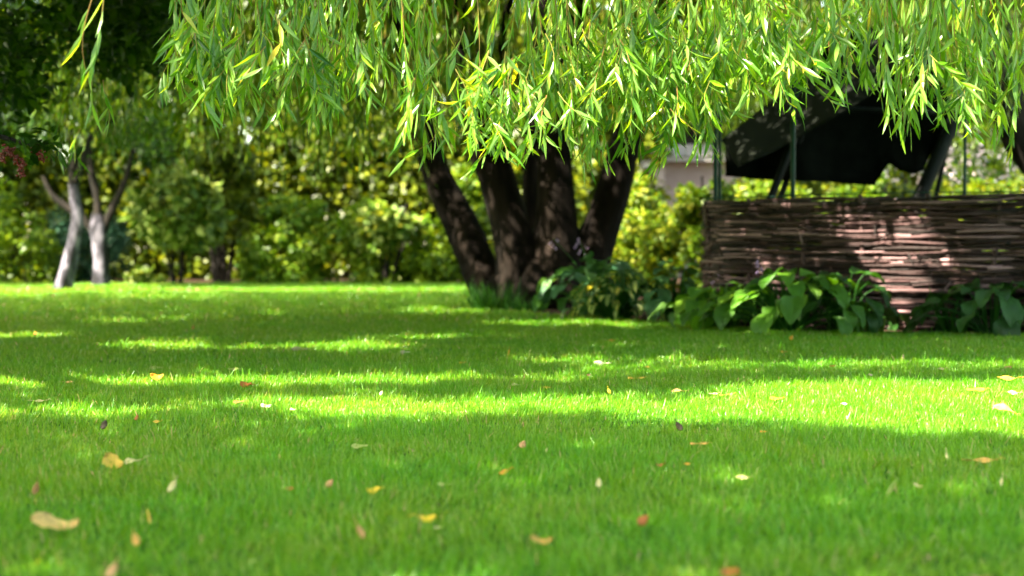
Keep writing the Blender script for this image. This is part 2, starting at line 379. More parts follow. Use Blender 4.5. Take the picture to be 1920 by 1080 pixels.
def strand_leaves(lf, tw, top, bot, sway, dens, L, Wd, rows, cols, filt=None, twigr=.0012, spread=.30):
    """one hanging twig from top to bot with leaves on alternate sides"""
    n = 7; t = np.linspace(0, 1, n)[:, None]
    pts = top * (1 - t) + bot * t
    pts[:, :2] += sway * (np.sin(t * 3.3 + R.uniform(0, 6)) * .5 + (t ** 2) * .6) * np.array([[1, .6]])
    tube(tw, pts, np.linspace(twigr * 1.6, twigr * .5, n), 3, cap=False)
    ln = np.linalg.norm(top - bot); K = max(3, int(ln * dens))
    u = (np.arange(K) + R.uniform(0, 1, K)) / K
    u = np.minimum(u, .998)
    i = (u * (n - 1)).astype(int); fr = (u * (n - 1) - i)[:, None]
    Pp = pts[i] * (1 - fr) + pts[np.minimum(i + 1, n - 1)] * fr
    ax = norm(pts[np.minimum(i + 1, n - 1)] - pts[i] + 1e-6)
    az = R.uniform(0, 6.283, K)
    sp = np.abs(R.normal(spread, .22, K))
    A = ax + np.stack([np.cos(az) * sp, np.sin(az) * sp, np.zeros(K)], 1)
    s = L * R.uniform(.55, 1.15, K) * np.where(u > .9, .75, 1)
    if filt is not None:
        k = filt(Pp); Pp, A, s, = Pp[k], A[k], s[k]; K = len(Pp)
        if K == 0: return
    leaves(lf, Pp, A, s, Wd * s / L, rows, bend=R.normal(.02, .16, K), fold=.35, cols=cols, twist=.5)
lf, tw, lf2 = MB(), MB(), MB()
def curtain_lit(u, v):
    """sun rays kept clear of unseen leaves so the hanging skirt is lit"""
    return (v > np.where(u > .9, 4.9, np.where(u < .2, 5.38, 5.5))) & (v < np.where(u > .9, 6.75, np.where(u < .2, 5.8, 5.95)) + .12 * vnoise(u * 3, v * 0, 55))
shade_ok = lambda p: (~sunlit(*canon(p)) & ~curtain_lit(*canon(p))) | (R.random(len(p)) < .22)  # leaves over the frame are thinned where sun is wanted
def above(p): return p[:, 2] > ztop(p[:, 1]) + .34
def front_curtain():
    # bunches of twigs whose lower ends follow the skirt's outline
    x = 318.0
    while x < 2150:
        x += R.uniform(6, 20)
        if vnoise(np.array(x / 38.), np.array(.5), 17) < -.25 and R.random() < .6: continue
        if 1128 < x < 1168 and R.random() < .75: continue
        if 1505 < x < 1530 and R.random() < .6: continue
        if 640 < x < 760: d = R.uniform(4.7, 5.6)
        elif x < 640: d = R.uniform(4.45, 5.0)
        elif x > 930: d = R.uniform(5.1, 5.9)
        else: d = R.uniform(4.4, 5.1)
        for k in range(R.integers(1, 4)):
            xx = x + R.normal(0, 7); dd = d + R.normal(0, .12)
            yb = bottom_px(xx) - 20 - abs(R.normal(0, 1)) * 62 + R.uniform(-6, 8)
            if k == 0: yb = bottom_px(xx) - 22 + R.uniform(-14, 6)
            b = P(xx, yb, dd)
            t = b.copy(); t[2] = ztop(dd) + .2; t[0] += R.normal(0, .05); t[1] += R.normal(0, .06)
            if t[2] - b[2] < .05: continue
            ls = 1.18 if x > 930 else 1.0
            strand_leaves(lf, tw, t, b, R.normal(0, .045), R.uniform(26, 40) / ls, R.uniform(.09, .125) * ls, .0080 * ls, WILLOW, 3)
            # its upper part, above the frame, rises into the crown
            t2 = t.copy(); t2[2] = R.uniform(3.0, 4.4); t2[0] += R.normal(0, .15); t2[1] += R.uniform(.1, .9)
            strand_leaves(lf2, tw, t2, t, R.normal(0, .1), 20, .13, .010, WILLOW_LO, 2, shade_ok)
front_curtain()
# unseen leaves added above the frame to shade stretches of the curtain
CURTAIN_SHADE = [(640, 1050, -40, 330, .8), (560, 720, 90, 300, .6), (1500, 1700, -40, 280, .9), (1835, 2000, -40, 240, .7), (1060, 1200, 190, 340, .7), (1260, 1420, 170, 270, .5), (330, 420, -40, 40, .4)]
def curtain_shade_leaves(mb):
    for x0, x1, y0, y1, dens in CURTAIN_SHADE:
        K = int((x1 - x0) * (y1 - y0) / 1000 * 80 * dens)
        xx, yy = R.uniform(x0, x1, K), R.uniform(y0, y1, K)
        k = vnoise(xx / 55, yy / 70, 77) + .4 * vnoise(xx / 20, yy / 25, 78) > .02; xx, yy = xx[k], yy[k]; K = len(xx)
        q = np.array([P(a, b, 5.3 if a > 930 else 4.8) for a, b in zip(xx, yy)])
        p = q + TS / TS[2] * R.uniform(2.6, 4.2, (K, 1))
        k = above(p); p = p[k]; K = len(p)
        leaves(mb, p, R.normal(size=(K, 3)) * [1, 1, .5], .15 * R.uniform(.7, 1.2, K), .045, BROAD_LO, cols=2, fold=0, up=np.array([[0, 0, 1.]]) + R.normal(0, .5, (K, 3)))
# side bunches: shoots held out from the curtain (bushier, brighter places)
for cx, cy, sdx, n in ((1330, 60, 110, 130), (1250, 150, 60, 80), (1090, 90, 45, 60), (1420, 60, 70, 70), (1790, 120, 45, 55), (400, 90, 50, 50), (1555, 60, 25, 26), (930, 150, 80, 60), (1230, 40, 40, 40), (560, 60, 80, 45)):
    for _ in range(int(n * .7)):
        xx = R.normal(cx, sdx); yy = R.normal(cy, 45); dd = R.uniform(5.0, 5.6) if cx > 960 else R.uniform(4.3, 4.7) if cx > 650 else R.uniform(4.4, 4.8)
        if yy > bottom_px(xx) - 40: continue
        a = P(xx, yy, dd); b = a + np.array([R.normal(0, .05), R.normal(-.02, .05), -R.uniform(.08, .22)])
        strand_leaves(lf, tw, a, b, R.normal(0, .03), 50, .11, .0080, WILLOW, 3, spread=.6)
# lone twigs at the left
for xx, y0, y1, dd, de in ((182, -10, 208, 3.75, 34), (168, -10, 150, 3.8, 26), (200, 150, 232, 5.6, 50), (150, 240, 300, 7, 50), (118, 200, 300, 7.4, 50), (1880, 0, 240, 5.6, 60), (1905, 60, 300, 6.2, 60)):
    strand_leaves(lf, tw, P(xx, y0, dd), P(xx - 12, y1, dd), .03, de, .115, .0075, WILLOW, 3)
# inner and far curtains: hang behind the front one, blurred
def inner():
    for _ in range(620):
        d = R.uniform(6.5, 21); xx = R.uniform(330, 2000)
        if d < 9 and not (640 < xx < 1340): continue
        if 1330 < xx < 1800 and 8 < d < 15 : continue
        yb = {0: 215, 1: 255, 2: 190}[int(R.integers(0, 3))] + R.normal(0, 35)
        if xx < 640: yb += 30
        if 900 < xx < 1200: yb = min(yb, 230)
        if 1120 < xx < 1180 and R.random() < .8: continue
        if xx > 1330: yb = min(yb, 190 + R.normal(0, 40))
        b = P(xx, yb, d); t = P(xx + R.normal(0, 20), -20, d)
        if t[2] - b[2] < .2: continue
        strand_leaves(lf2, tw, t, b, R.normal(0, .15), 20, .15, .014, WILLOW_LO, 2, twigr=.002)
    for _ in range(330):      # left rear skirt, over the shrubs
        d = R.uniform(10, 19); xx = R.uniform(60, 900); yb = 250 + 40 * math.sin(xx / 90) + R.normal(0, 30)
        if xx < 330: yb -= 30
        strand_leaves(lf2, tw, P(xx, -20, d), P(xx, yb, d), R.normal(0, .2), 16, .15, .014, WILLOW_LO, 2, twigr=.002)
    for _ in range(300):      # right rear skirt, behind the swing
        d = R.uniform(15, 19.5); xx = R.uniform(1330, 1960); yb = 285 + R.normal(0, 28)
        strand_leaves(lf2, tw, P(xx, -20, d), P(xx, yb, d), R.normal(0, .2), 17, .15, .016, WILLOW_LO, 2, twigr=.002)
inner()
def rear_shade_leaves():  # unseen leaves added over the frame to shade the back shrubs
    K = 70000; v = R.uniform(22.3, 31, K); u = R.uniform(-11, 10, K); z = R.uniform(5.2, 7.6, K)
    p = np.stack([u + TS[0] / TS[2] * z, v + TS[1] / TS[2] * z, z], 1)
    k = above(p) & ~((np.abs(u + 6.7) < .9) & (v < 26.2)) & (vnoise(u * .8, v * .8, 61) + .5 * vnoise(u * 2.5, v * 2.5, 62) > -.1); p = p[k]; K = len(p)
    leaves(lf2, p, R.normal(0, .6, (K, 3)) + [0, 0, -.8], .26 * R.uniform(.7, 1.2, K), .05, WILLOW_LO, bend=.1, cols=2, fold=0)
rear_shade_leaves()
def crown_fill(mb, K, vr, width, L, Wd):  # unseen willow crown leaves, placed to cast the lawn's shade
    v = R.uniform(vr[0], vr[1], K); u = R.uniform(-1, 1, K) * (width[0] + width[1] * v)
    zmax = np.minimum((v - np.where(u > .3, 5.5, 4.8)) / (-TS[1] / TS[2]), 6.5)       # no farther forward than the skirt
    z = R.uniform(0, 1, K) * (zmax - 1.2) + 1.2
    p = np.stack([u + TS[0] / TS[2] * z, v + TS[1] / TS[2] * z, z], 1)
    k = ~sunlit(u, v) & ~curtain_lit(u, v) & above(p) & (z < zmax)
    p = p[k]; K = len(p)
    A = np.stack([R.normal(0, .6, K), R.normal(0, .6, K), -np.abs(R.normal(.8, .4, K))], 1)
    leaves(mb, p, A, L * R.uniform(.7, 1.2, K), Wd, WILLOW_LO, bend=.1, cols=2, fold=0)
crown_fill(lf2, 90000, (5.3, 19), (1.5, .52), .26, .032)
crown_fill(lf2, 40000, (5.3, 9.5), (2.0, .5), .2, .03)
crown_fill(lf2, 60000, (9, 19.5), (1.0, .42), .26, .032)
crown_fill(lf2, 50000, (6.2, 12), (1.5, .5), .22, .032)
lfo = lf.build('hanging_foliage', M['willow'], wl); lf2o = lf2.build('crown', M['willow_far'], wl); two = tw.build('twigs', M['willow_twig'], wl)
def stem(name, ctrl, m, parent, seg=22, rough=.10, n=26, ridges=14, seed=0, label=None, roots=0):
    c = [(*P(a, b, d), r * (.88 if m is M['bark_pale'] else 1)) for a, b, d, r in ctrl]
    s = spline(c, n); mb = MB(); tube(mb, s[:, :3], s[:, 3], seg, rough, ridges, seed=seed)
    for k in range(roots):      # flaring roots running into the soil
        a = 6.283 * k / roots + R.uniform(-.2, .2); c0 = s[2, :3]; rr = s[2, 3]; dv = np.array([math.cos(a), math.sin(a), 0])
        q = spline([c0 + dv * rr * .55 + [0, 0, .34], c0 * [1, 1, 0] + dv * rr * 1.0 + [0, 0, .13], c0 * [1, 1, 0] + dv * rr * 1.2 + [0, 0, .02], c0 * [1, 1, 0] + dv * rr * 1.4 + [0, 0, -.06]], 10)
        tube(mb, q, np.linspace(rr * .32, rr * .12, 10), 9, .15, seed=k)
    o = mb.build(name, m, parent, smooth=True)
    if label: o['label'] = label
    return o
# (px, py, distance, radius)
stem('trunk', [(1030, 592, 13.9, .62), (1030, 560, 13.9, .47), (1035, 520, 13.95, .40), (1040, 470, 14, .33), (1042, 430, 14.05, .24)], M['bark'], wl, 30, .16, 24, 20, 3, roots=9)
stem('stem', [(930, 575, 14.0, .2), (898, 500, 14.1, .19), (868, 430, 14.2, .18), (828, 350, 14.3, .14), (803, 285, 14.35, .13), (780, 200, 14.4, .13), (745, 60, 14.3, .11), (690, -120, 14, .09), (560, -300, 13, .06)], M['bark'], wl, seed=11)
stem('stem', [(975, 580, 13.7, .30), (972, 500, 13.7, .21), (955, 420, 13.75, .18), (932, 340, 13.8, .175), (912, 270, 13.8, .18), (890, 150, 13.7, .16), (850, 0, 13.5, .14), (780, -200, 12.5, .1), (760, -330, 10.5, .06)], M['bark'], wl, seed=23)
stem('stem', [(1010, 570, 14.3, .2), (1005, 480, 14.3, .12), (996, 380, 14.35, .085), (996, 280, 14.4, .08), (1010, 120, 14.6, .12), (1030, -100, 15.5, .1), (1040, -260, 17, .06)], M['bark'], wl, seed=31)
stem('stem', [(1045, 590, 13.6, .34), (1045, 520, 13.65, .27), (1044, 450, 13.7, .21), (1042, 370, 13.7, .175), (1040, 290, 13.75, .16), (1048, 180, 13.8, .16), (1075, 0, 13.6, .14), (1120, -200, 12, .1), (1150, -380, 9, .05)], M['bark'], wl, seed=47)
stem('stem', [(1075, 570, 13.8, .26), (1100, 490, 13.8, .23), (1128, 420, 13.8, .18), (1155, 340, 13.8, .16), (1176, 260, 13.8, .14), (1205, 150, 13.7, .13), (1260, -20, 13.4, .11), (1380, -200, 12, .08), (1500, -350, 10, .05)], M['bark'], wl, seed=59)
for q, (a, b, c) in enumerate(((1190, 1175, 20), (930, 990, 30))):
    pass
stem('branch', [(1183, 262, 13.8, .05), (1172, 200, 13.6, .045), (1165, 100, 13.4, .04), (1180, -60, 13, .03)], M['bark'], wl, 10, seed=61)
stem('branch', [(905, 260, 13.8, .05), (935, 160, 13.5, .04), (945, 40, 13.2, .04), (990, -90, 12.6, .03)], M['bark'], wl, 10, seed=67)

# ------------------------------------------------------------------ berry tree; its unseen overhead crown is shaped to shade the near lawn
bt = empty('berry_tree', (-5.2, 5.2, 0), 'dark leafed tree with red berries, its branches reaching in at the upper left', 'tree')
mb = MB(); tube(mb, spline([(-5.2, 5.2, -.05, .22), (-5.1, 5.1, 1.2, .17), (-4.9, 4.8, 2.6, .14), (-4.9, 3.8, 4.2, .1), (-5, 2, 5.6, .06)], 20)[:, :3], np.linspace(.2, .06, 20), 14, .1)
for c in ([(-4.9, 4.8, 2.6), (-5.0, 3.4, 4.0), (-5.1, 1.8, 5.0)], [(-5.0, 5.0, 2.0), (-4.6, 6.4, 2.6), (-3.9, 7.9, 2.7), (-3.2, 9, 2.6)], [(-4.9, 4.8, 2.6), (-5.6, 2.6, 4.4), (-5.9, .4, 5.4)]):
    tube(mb, spline(c, 14), np.linspace(.08, .015, 14), 7, .08)
mb.build('trunk', M['bark_dark'], bt, smooth=True)
mb = MB()
K = 33000
v = R.uniform(-.2, 5.55, K); u = R.uniform(-3.3, 3.5, K); z = R.uniform(4.2, 6.6, K)
k = ~sunlit(u, v) & ~curtain_lit(u, v) & ~((u < .2) & (v > 5.38)) & (R.random(K) < np.clip(.95 + .4 * vnoise(u * 1.7, v * 1.7, 41), .5, 1)); u, v, z = u[k], v[k], z[k]; K = len(u)
p = np.stack([u + TS[0] / TS[2] * z, v + TS[1] / TS[2] * z, z], 1)
k = above(p); p = p[k]; K = len(p)
leaves(mb, p, R.normal(size=(K, 3)) * [1, 1, .5], .15 * R.uniform(.7, 1.2, K), .045, BROAD_LO, cols=2, fold=0, up=np.array([[0, 0, 1.]]) + R.normal(0, .5, (K, 3)))
mb.build('unseen_shade_crown', M['l_over'], bt)
mb = MB()
def cloudpts(K, cx, cy, sx, sy, d0, d1, nclump=30):
    c = np.stack([R.uniform(cx - sx, cx + sx, nclump), R.uniform(cy - sy, cy + sy, nclump), R.uniform(d0, d1, nclump)], 1)
    i = R.integers(0, nclump, K)
    q = c[i] + R.normal(0, 1, (K, 3)) * [26, 24, .25]
    return np.array([P(*r) for r in q])
for (K, cx, cy, sx, sy, d0, d1, L) in ((2600, 130, 50, 240, 70, 8.5, 11, .085), (900, 250, 60, 90, 60, 9, 11, .09), (700, 20, 130, 50, 60, 8, 10, .08)):
    p = cloudpts(K, cx, cy, sx, sy, d0, d1); K = len(p)
    leaves(mb, p, R.normal(size=(K, 3)) * [1, 1, .5] + [0, 0, -.4], L * R.uniform(.7, 1.2, K), L * .3, BROAD, up=np.array([[0, 0, 1.]]) + R.normal(0, .45, (K, 3)))
curtain_shade_leaves(mb)  # unseen leaves added to this mesh to shade the willow curtain
# low spray with berries at the frame's left edge
c = np.array([P(-60, 240, 6.0), P(20, 262, 5.9), P(60, 272, 5.8), P(92, 268, 5.8)])
K = 90; i = R.integers(0, 4, K); p = c[i] + R.normal(0, .05, (K, 3)) * [1, 1, .5]
leaves(mb, p, R.normal(size=(K, 3)) * [1, 1, .4] + [0, 0, -.4], .075 * R.uniform(.6, 1.2, K), .016, BROAD, up=np.array([[0, 0, 1.]]) + R.normal(0, .35, (K, 3)))
mb.build('crown', M['l_dark'], bt)
mb = MB(); tube(mb, spline([P(-700, 120, 6.2), P(-300, 200, 6.1), P(-60, 240, 6.0), P(20, 262, 5.9), P(60, 272, 5.8), P(92, 268, 5.8)], 18), np.linspace(.02, .003, 18), 6)
mb.build('branch', M['bark_dark'], bt, smooth=True)
def uvs(mb, c, r, n=8, m=5, sc=(1, 1, 1)):
    th = np.linspace(0, 2 * math.pi, n, endpoint=False); ph = np.linspace(0.02, math.pi - .02, m + 1)
    V = np.array([[math.sin(a) * math.cos(t), math.sin(a) * math.sin(t), math.cos(a)] for a in ph for t in th]) * r * np.array(sc) + c
    F = [(i * n + j, (i + 1) * n + j, (i + 1) * n + (j + 1) % n, i * n + (j + 1) % n) for i in range(m) for j in range(n)]
    mb.add(V, F)
for (px, py) in ((4, 298), (22, 285), (30, 300), (42, 308), (40, 322), (66, 282), (78, 292), (12, 284)):
    mb = MB(); o0 = P(px, py, 5.8)
    for _ in range(26): uvs(mb, o0 + R.normal(0, 1, 3) * [.008, .008, .011], .0055)
    mb.build('berry_cluster', M['berry'], bt, smooth=True)

# ------------------------------------------------------------------ shrubs and trees at the back
def crown(mb, cx, cy, z0, z1, rx, ry, K, L, Wd, nclump, rows=BROAD_LO, cols=2, clumpr=.28, upb=.6, seed=0):
    """leaves in clumps spread through an ellipsoid's volume, most of them near its outside"""
    zc, rz = (z0 + z1) / 2, (z1 - z0) / 2
    d = norm(R.normal(size=(nclump, 3))); rr = R.uniform(.35, 1, (nclump, 1)) ** .6
    cc = np.array([cx, cy, zc]) + d * rr * [rx, ry, rz] * .85
    cr = min(rx, rz) * clumpr * R.uniform(.6, 1.4, nclump)
    i = R.integers(0, nclump, K); dd = norm(R.normal(size=(K, 3)))
    p = cc[i] + dd * cr[i][:, None] * (R.uniform(.45, 1.05, (K, 1))) * [1, 1, .8]
    k = p[:, 2] > .03; p, dd = p[k], dd[k]; K = len(p)
    A = dd * .6 + R.normal(0, .5, (K, 3)) + [0, 0, -.25]
    leaves(mb, p, A, L * R.uniform(.6, 1.3, K), Wd * R.uniform(.8, 1.2, K), rows, bend=.15, fold=.2, cols=cols,
           up=dd * .8 + [0, -.1, upb] + R.normal(0, .35, (K, 3)))
def shrub(name, label, cat, x0, x1, ytop, d, K, L, Wd, m, nclump=26, group=None, stems=5, base=0.0, depth=None, ybot=None, ml='bark_dark'):
    """shrub filling photo columns x0..x1 up to row ytop at distance d"""
    a, b = P(x0, 480, d), P(x1, 480, d); cx = (a[0] + b[0]) / 2; rx = (b[0] - a[0]) / 2
    z1 = P(0, ytop, d)[2]; z0 = base if ybot is None else P(0, ybot, d)[2]
    e = empty(name, (cx, d, 0), label, cat, group)
    mb = MB(); crown(mb, cx, d, z0 - (.45 * z1 if z0 == 0 else 0), z1, rx, depth or min(rx, 1.3), int(K * 1.5), L, Wd, int(nclump * 1.5)); mb.build('foliage' if cat != 'tree' else 'crown', M[m], e)
    mb = MB()
    for s in range(stems):
        t = R.uniform(-.6, .6); hgt = z0 + (z1 - z0) * R.uniform(.5, .8)
        tube(mb, spline([(cx + t * rx * .25, d, -.03), (cx + t * rx * .6, d + R.normal(0, .1), hgt * .5), (cx + t * rx * 1.1, d + R.normal(0, .2), hgt)], 8), np.linspace(.03, .012, 8) * (1 + (z1 > 3)), 6, .1)
    mb.build('stems' if cat != 'tree' else 'trunk', M[ml], e, smooth=True)
    return e
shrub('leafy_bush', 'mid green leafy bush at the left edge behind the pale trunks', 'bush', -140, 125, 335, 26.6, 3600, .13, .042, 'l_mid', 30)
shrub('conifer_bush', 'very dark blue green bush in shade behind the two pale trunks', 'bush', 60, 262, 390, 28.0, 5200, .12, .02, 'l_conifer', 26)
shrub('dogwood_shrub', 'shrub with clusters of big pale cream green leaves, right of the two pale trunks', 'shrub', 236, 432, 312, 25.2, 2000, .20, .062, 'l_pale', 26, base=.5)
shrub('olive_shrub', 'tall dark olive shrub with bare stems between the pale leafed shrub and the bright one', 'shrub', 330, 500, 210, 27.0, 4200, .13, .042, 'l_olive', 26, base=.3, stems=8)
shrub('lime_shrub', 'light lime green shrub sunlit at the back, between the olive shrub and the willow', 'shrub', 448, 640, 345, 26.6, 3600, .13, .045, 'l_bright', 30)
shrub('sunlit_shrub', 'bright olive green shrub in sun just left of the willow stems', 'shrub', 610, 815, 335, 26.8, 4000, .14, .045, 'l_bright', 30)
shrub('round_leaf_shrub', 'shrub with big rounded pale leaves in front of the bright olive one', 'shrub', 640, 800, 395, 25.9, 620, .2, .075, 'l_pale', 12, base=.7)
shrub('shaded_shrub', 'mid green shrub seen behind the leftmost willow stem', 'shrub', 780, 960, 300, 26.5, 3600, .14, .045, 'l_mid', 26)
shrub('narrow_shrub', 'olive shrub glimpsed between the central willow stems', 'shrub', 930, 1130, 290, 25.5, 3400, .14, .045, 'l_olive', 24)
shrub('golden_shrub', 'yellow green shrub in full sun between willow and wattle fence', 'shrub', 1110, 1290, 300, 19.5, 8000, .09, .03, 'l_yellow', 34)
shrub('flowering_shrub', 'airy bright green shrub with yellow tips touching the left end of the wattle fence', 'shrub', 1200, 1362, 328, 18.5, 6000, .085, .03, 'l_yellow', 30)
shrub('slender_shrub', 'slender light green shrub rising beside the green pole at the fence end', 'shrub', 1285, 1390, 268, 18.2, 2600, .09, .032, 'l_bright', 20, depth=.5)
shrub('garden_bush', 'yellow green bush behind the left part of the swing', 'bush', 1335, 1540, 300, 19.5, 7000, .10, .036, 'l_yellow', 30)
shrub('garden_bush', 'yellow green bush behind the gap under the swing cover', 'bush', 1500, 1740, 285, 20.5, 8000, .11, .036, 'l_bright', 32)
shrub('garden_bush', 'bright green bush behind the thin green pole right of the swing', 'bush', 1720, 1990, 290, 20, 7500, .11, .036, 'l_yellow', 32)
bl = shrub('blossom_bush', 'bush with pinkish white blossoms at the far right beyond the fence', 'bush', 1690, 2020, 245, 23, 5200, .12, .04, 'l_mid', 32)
mb = MB(); K = 420; c_ = P(1830, 300, 21.9); p = c_ + R.normal(0, 1, (K, 3)) * [.75, .15, .28]
leaves(mb, p, R.normal(size=(K, 3)), .07, .035, BROAD_LO, cols=2); mb.build('blossoms', M['blossom'], bl)
shrub('garden_bush', 'tall olive bush at the back between the swing and the garden house', 'bush', 1340, 1560, 225, 24, 6000, .13, .042, 'l_olive', 32)
shrub('garden_bush', 'olive bush far behind the right leg of the swing', 'bush', 1540, 1760, 240, 25, 6000, .13, .042, 'l_olive', 32)
shrub('cream_plant', 'low plant with cream leaves at the foot of the pale leafed shrub', 'plant', 225, 318, 508, 25.0, 420, .13, .035, 'l_pale', 10, stems=3, depth=.3)
shrub('young_plant', 'small yellow green shoot at the left lawn edge', 'plant', 42, 62, 492, 25.2, 60, .09, .03, 'l_yellow', 4, stems=1, depth=.1)
shrub('low_bush', 'low bright bush at the lawn edge below the lime shrub', 'bush', 440, 560, 455, 25.9, 1100, .12, .04, 'l_bright', 14, depth=.4)
shrub('low_bush', 'low green bush at the lawn edge left of the leaning willow stem', 'bush', 745, 880, 440, 25.9, 1200, .12, .04, 'l_mid', 14, depth=.4)
def bigtree(label, x0, x1, y0, y1, d, K, L, Wd, m, nc, name='garden_tree'):
    a, b = P(x0, 480, d), P(x1, 480, d); cx = (a[0] + b[0]) / 2; rx = (b[0] - a[0]) / 2
    e = empty(name, (cx, d, 0), label, 'tree')
    mb = MB(); crown(mb, cx, d, P(0, y1, d)[2], P(0, y0, d)[2], rx, 1.8, int(K * 1.3), L * 1.25, Wd * 1.35, nc, clumpr=.33); mb.build('crown', M[m], e)
    mb = MB(); zt = P(0, (y0 + y1) / 2, d)[2]
    tube(mb, spline([(cx, d, -.05), (cx + .1, d, zt * .5), (cx - .1, d, zt)], 12), np.linspace(.17, .07, 12), 10, .1)
    for s in range(6):
        t = R.uniform(-1, 1); tube(mb, spline([(cx, d, zt * .45), (cx + t * rx * .4, d, zt * .8), (cx + t * rx * .9, d + R.normal(0, .5), zt * R.uniform(1, 1.4))], 9), np.linspace(.07, .02, 9), 6, .1)
    mb.build('trunk', M['bark_dark'], e, smooth=True)
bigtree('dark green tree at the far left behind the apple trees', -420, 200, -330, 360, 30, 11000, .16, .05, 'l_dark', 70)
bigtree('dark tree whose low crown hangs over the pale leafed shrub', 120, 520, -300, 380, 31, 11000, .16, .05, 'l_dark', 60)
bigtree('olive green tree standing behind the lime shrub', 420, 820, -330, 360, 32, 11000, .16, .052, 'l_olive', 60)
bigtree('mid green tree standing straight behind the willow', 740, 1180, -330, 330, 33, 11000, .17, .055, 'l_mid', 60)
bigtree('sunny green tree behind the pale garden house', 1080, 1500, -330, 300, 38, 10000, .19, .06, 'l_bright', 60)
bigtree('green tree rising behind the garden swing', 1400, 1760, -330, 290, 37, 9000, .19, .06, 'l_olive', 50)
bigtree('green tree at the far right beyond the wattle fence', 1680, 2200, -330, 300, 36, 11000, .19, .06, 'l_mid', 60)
# tall hedge closing the garden behind everything
mb = MB()
K = 230000; nc = 3000
ccx = R.uniform(-20, 22, nc); ccz = R.uniform(0, 5.6, nc); ccy = np.where(ccx < 3.2, 30.8, 40.5) + R.uniform(-.6, .6, nc)
i = R.integers(0, nc, K); dd = norm(R.normal(size=(K, 3))); cr = R.uniform(.3, .6, nc)[i][:, None]
p = np.stack([ccx, ccy, ccz], 1)[i] + dd * cr * R.uniform(.5, 1, (K, 1)); k = p[:, 2] > 0; p, dd = p[k], dd[k]; K = len(p)
leaves(mb, p, dd * .6 + R.normal(0, .5, (K, 3)), .2 * R.uniform(.6, 1.3, K), .07, BROAD_LO, bend=.15, cols=2, up=dd * .8 + [0, -.1, .5] + R.normal(0, .35, (K, 3)))
o = mb.build('hedge', M['l_olive']); tag(o, 'tall dark green hedge far behind the shrubs', 'hedge')

# unseen hedge added behind the viewer to cut the frontal sky fill
mb = MB(); K = 70000; nc = 1200
a_ = R.uniform(-.2, math.pi + .2, nc); cc_ = np.stack([10.5 * np.cos(a_), 3 - 12.5 * np.sin(a_), R.uniform(0, 2.6, nc)], 1)
i = R.integers(0, nc, K); dd = norm(R.normal(size=(K, 3))); p = cc_[i] + dd * R.uniform(.3, .7, (K, 1)); p = p[p[:, 2] > 0]; K = len(p)
leaves(mb, p, R.normal(size=(K, 3)), .26 * R.uniform(.6, 1.3, K), .1, BROAD_LO, cols=2)
o = mb.build('hedge', M['l_dark']); tag(o, 'unseen dark hedge added behind the viewer to block low sky light', 'hedge')

# ------------------------------------------------------------------ apple trees
def apple(label, base_label, parts, crown_spec):
    px, py, d = parts[0][0][:3]
    b = G(px, py)
    e = empty('apple_tree', tuple(b), label, 'tree', 'pale trunked trees at the left')
    for nm, ctrl, seg in [('trunk', parts[0], 16)] + [('limb', c, 10) for c in parts[1:]]:
        stem(nm, ctrl, M['bark_pale'] if nm == 'trunk' else M['bark_dark'], e, seg, .2, 18, 10, seed=int(px))
    mb = MB()
    for (x0, x1, y0, y1, dd, K, nc) in crown_spec:
        a, c = P(x0, 480, dd), P(x1, 480, dd)
        crown(mb, (a[0] + c[0]) / 2, dd, P(0, y1, dd)[2], P(0, y0, dd)[2], (c[0] - a[0]) / 2, 1.5, K, .09, .032, nc, clumpr=.25)
    mb.build('crown', M['l_dark'], e)
D1, D2 = 21.3, 24.2
apple('leaning pale trunked tree, the front one of two at the left', '', [
    [(117, 550, D1, .19), (121, 535, D1, .145), (128, 505, D1, .13), (140, 450, D1, .115), (146, 415, D1, .11), (141, 380, D1, .09), (137, 345, D1, .075)],
    [(141, 372, D1, .07), (136, 330, D1, .06), (140, 290, D1, .055), (128, 240, D1, .05), (110, 140, D1, .04)],
    [(144, 400, D1, .06), (120, 385, D1, .05), (98, 365, D1, .04), (80, 330, D1, .03)],
    [(140, 345, D1, .06), (155, 300, D1, .05), (175, 250, D1, .045), (235, 210, D1, .035)]],
    [(-40, 330, -120, 330, 21.5, 5500, 44)])
apple('upright pale trunked tree with a forked top, behind the leaning one', '', [
    [(190, 540, D2, .19), (190, 525, D2, .15), (190, 500, D2, .135), (186, 450, D2, .135), (184, 425, D2, .15), (184, 400, D2, .10)],
    [(183, 440, D2, .075), (168, 425, D2, .065), (155, 405, D2, .05), (148, 380, D2, .04)],
    [(188, 440, D2, .09), (205, 405, D2, .07), (222, 370, D2, .055), (238, 330, D2, .05), (250, 280, D2, .04)],
    [(184, 410, D2, .07), (182, 370, D2, .06), (172, 320, D2, .055), (165, 260, D2, .04)]],
    [(60, 420, -60, 330, 24.6, 5000, 40)])

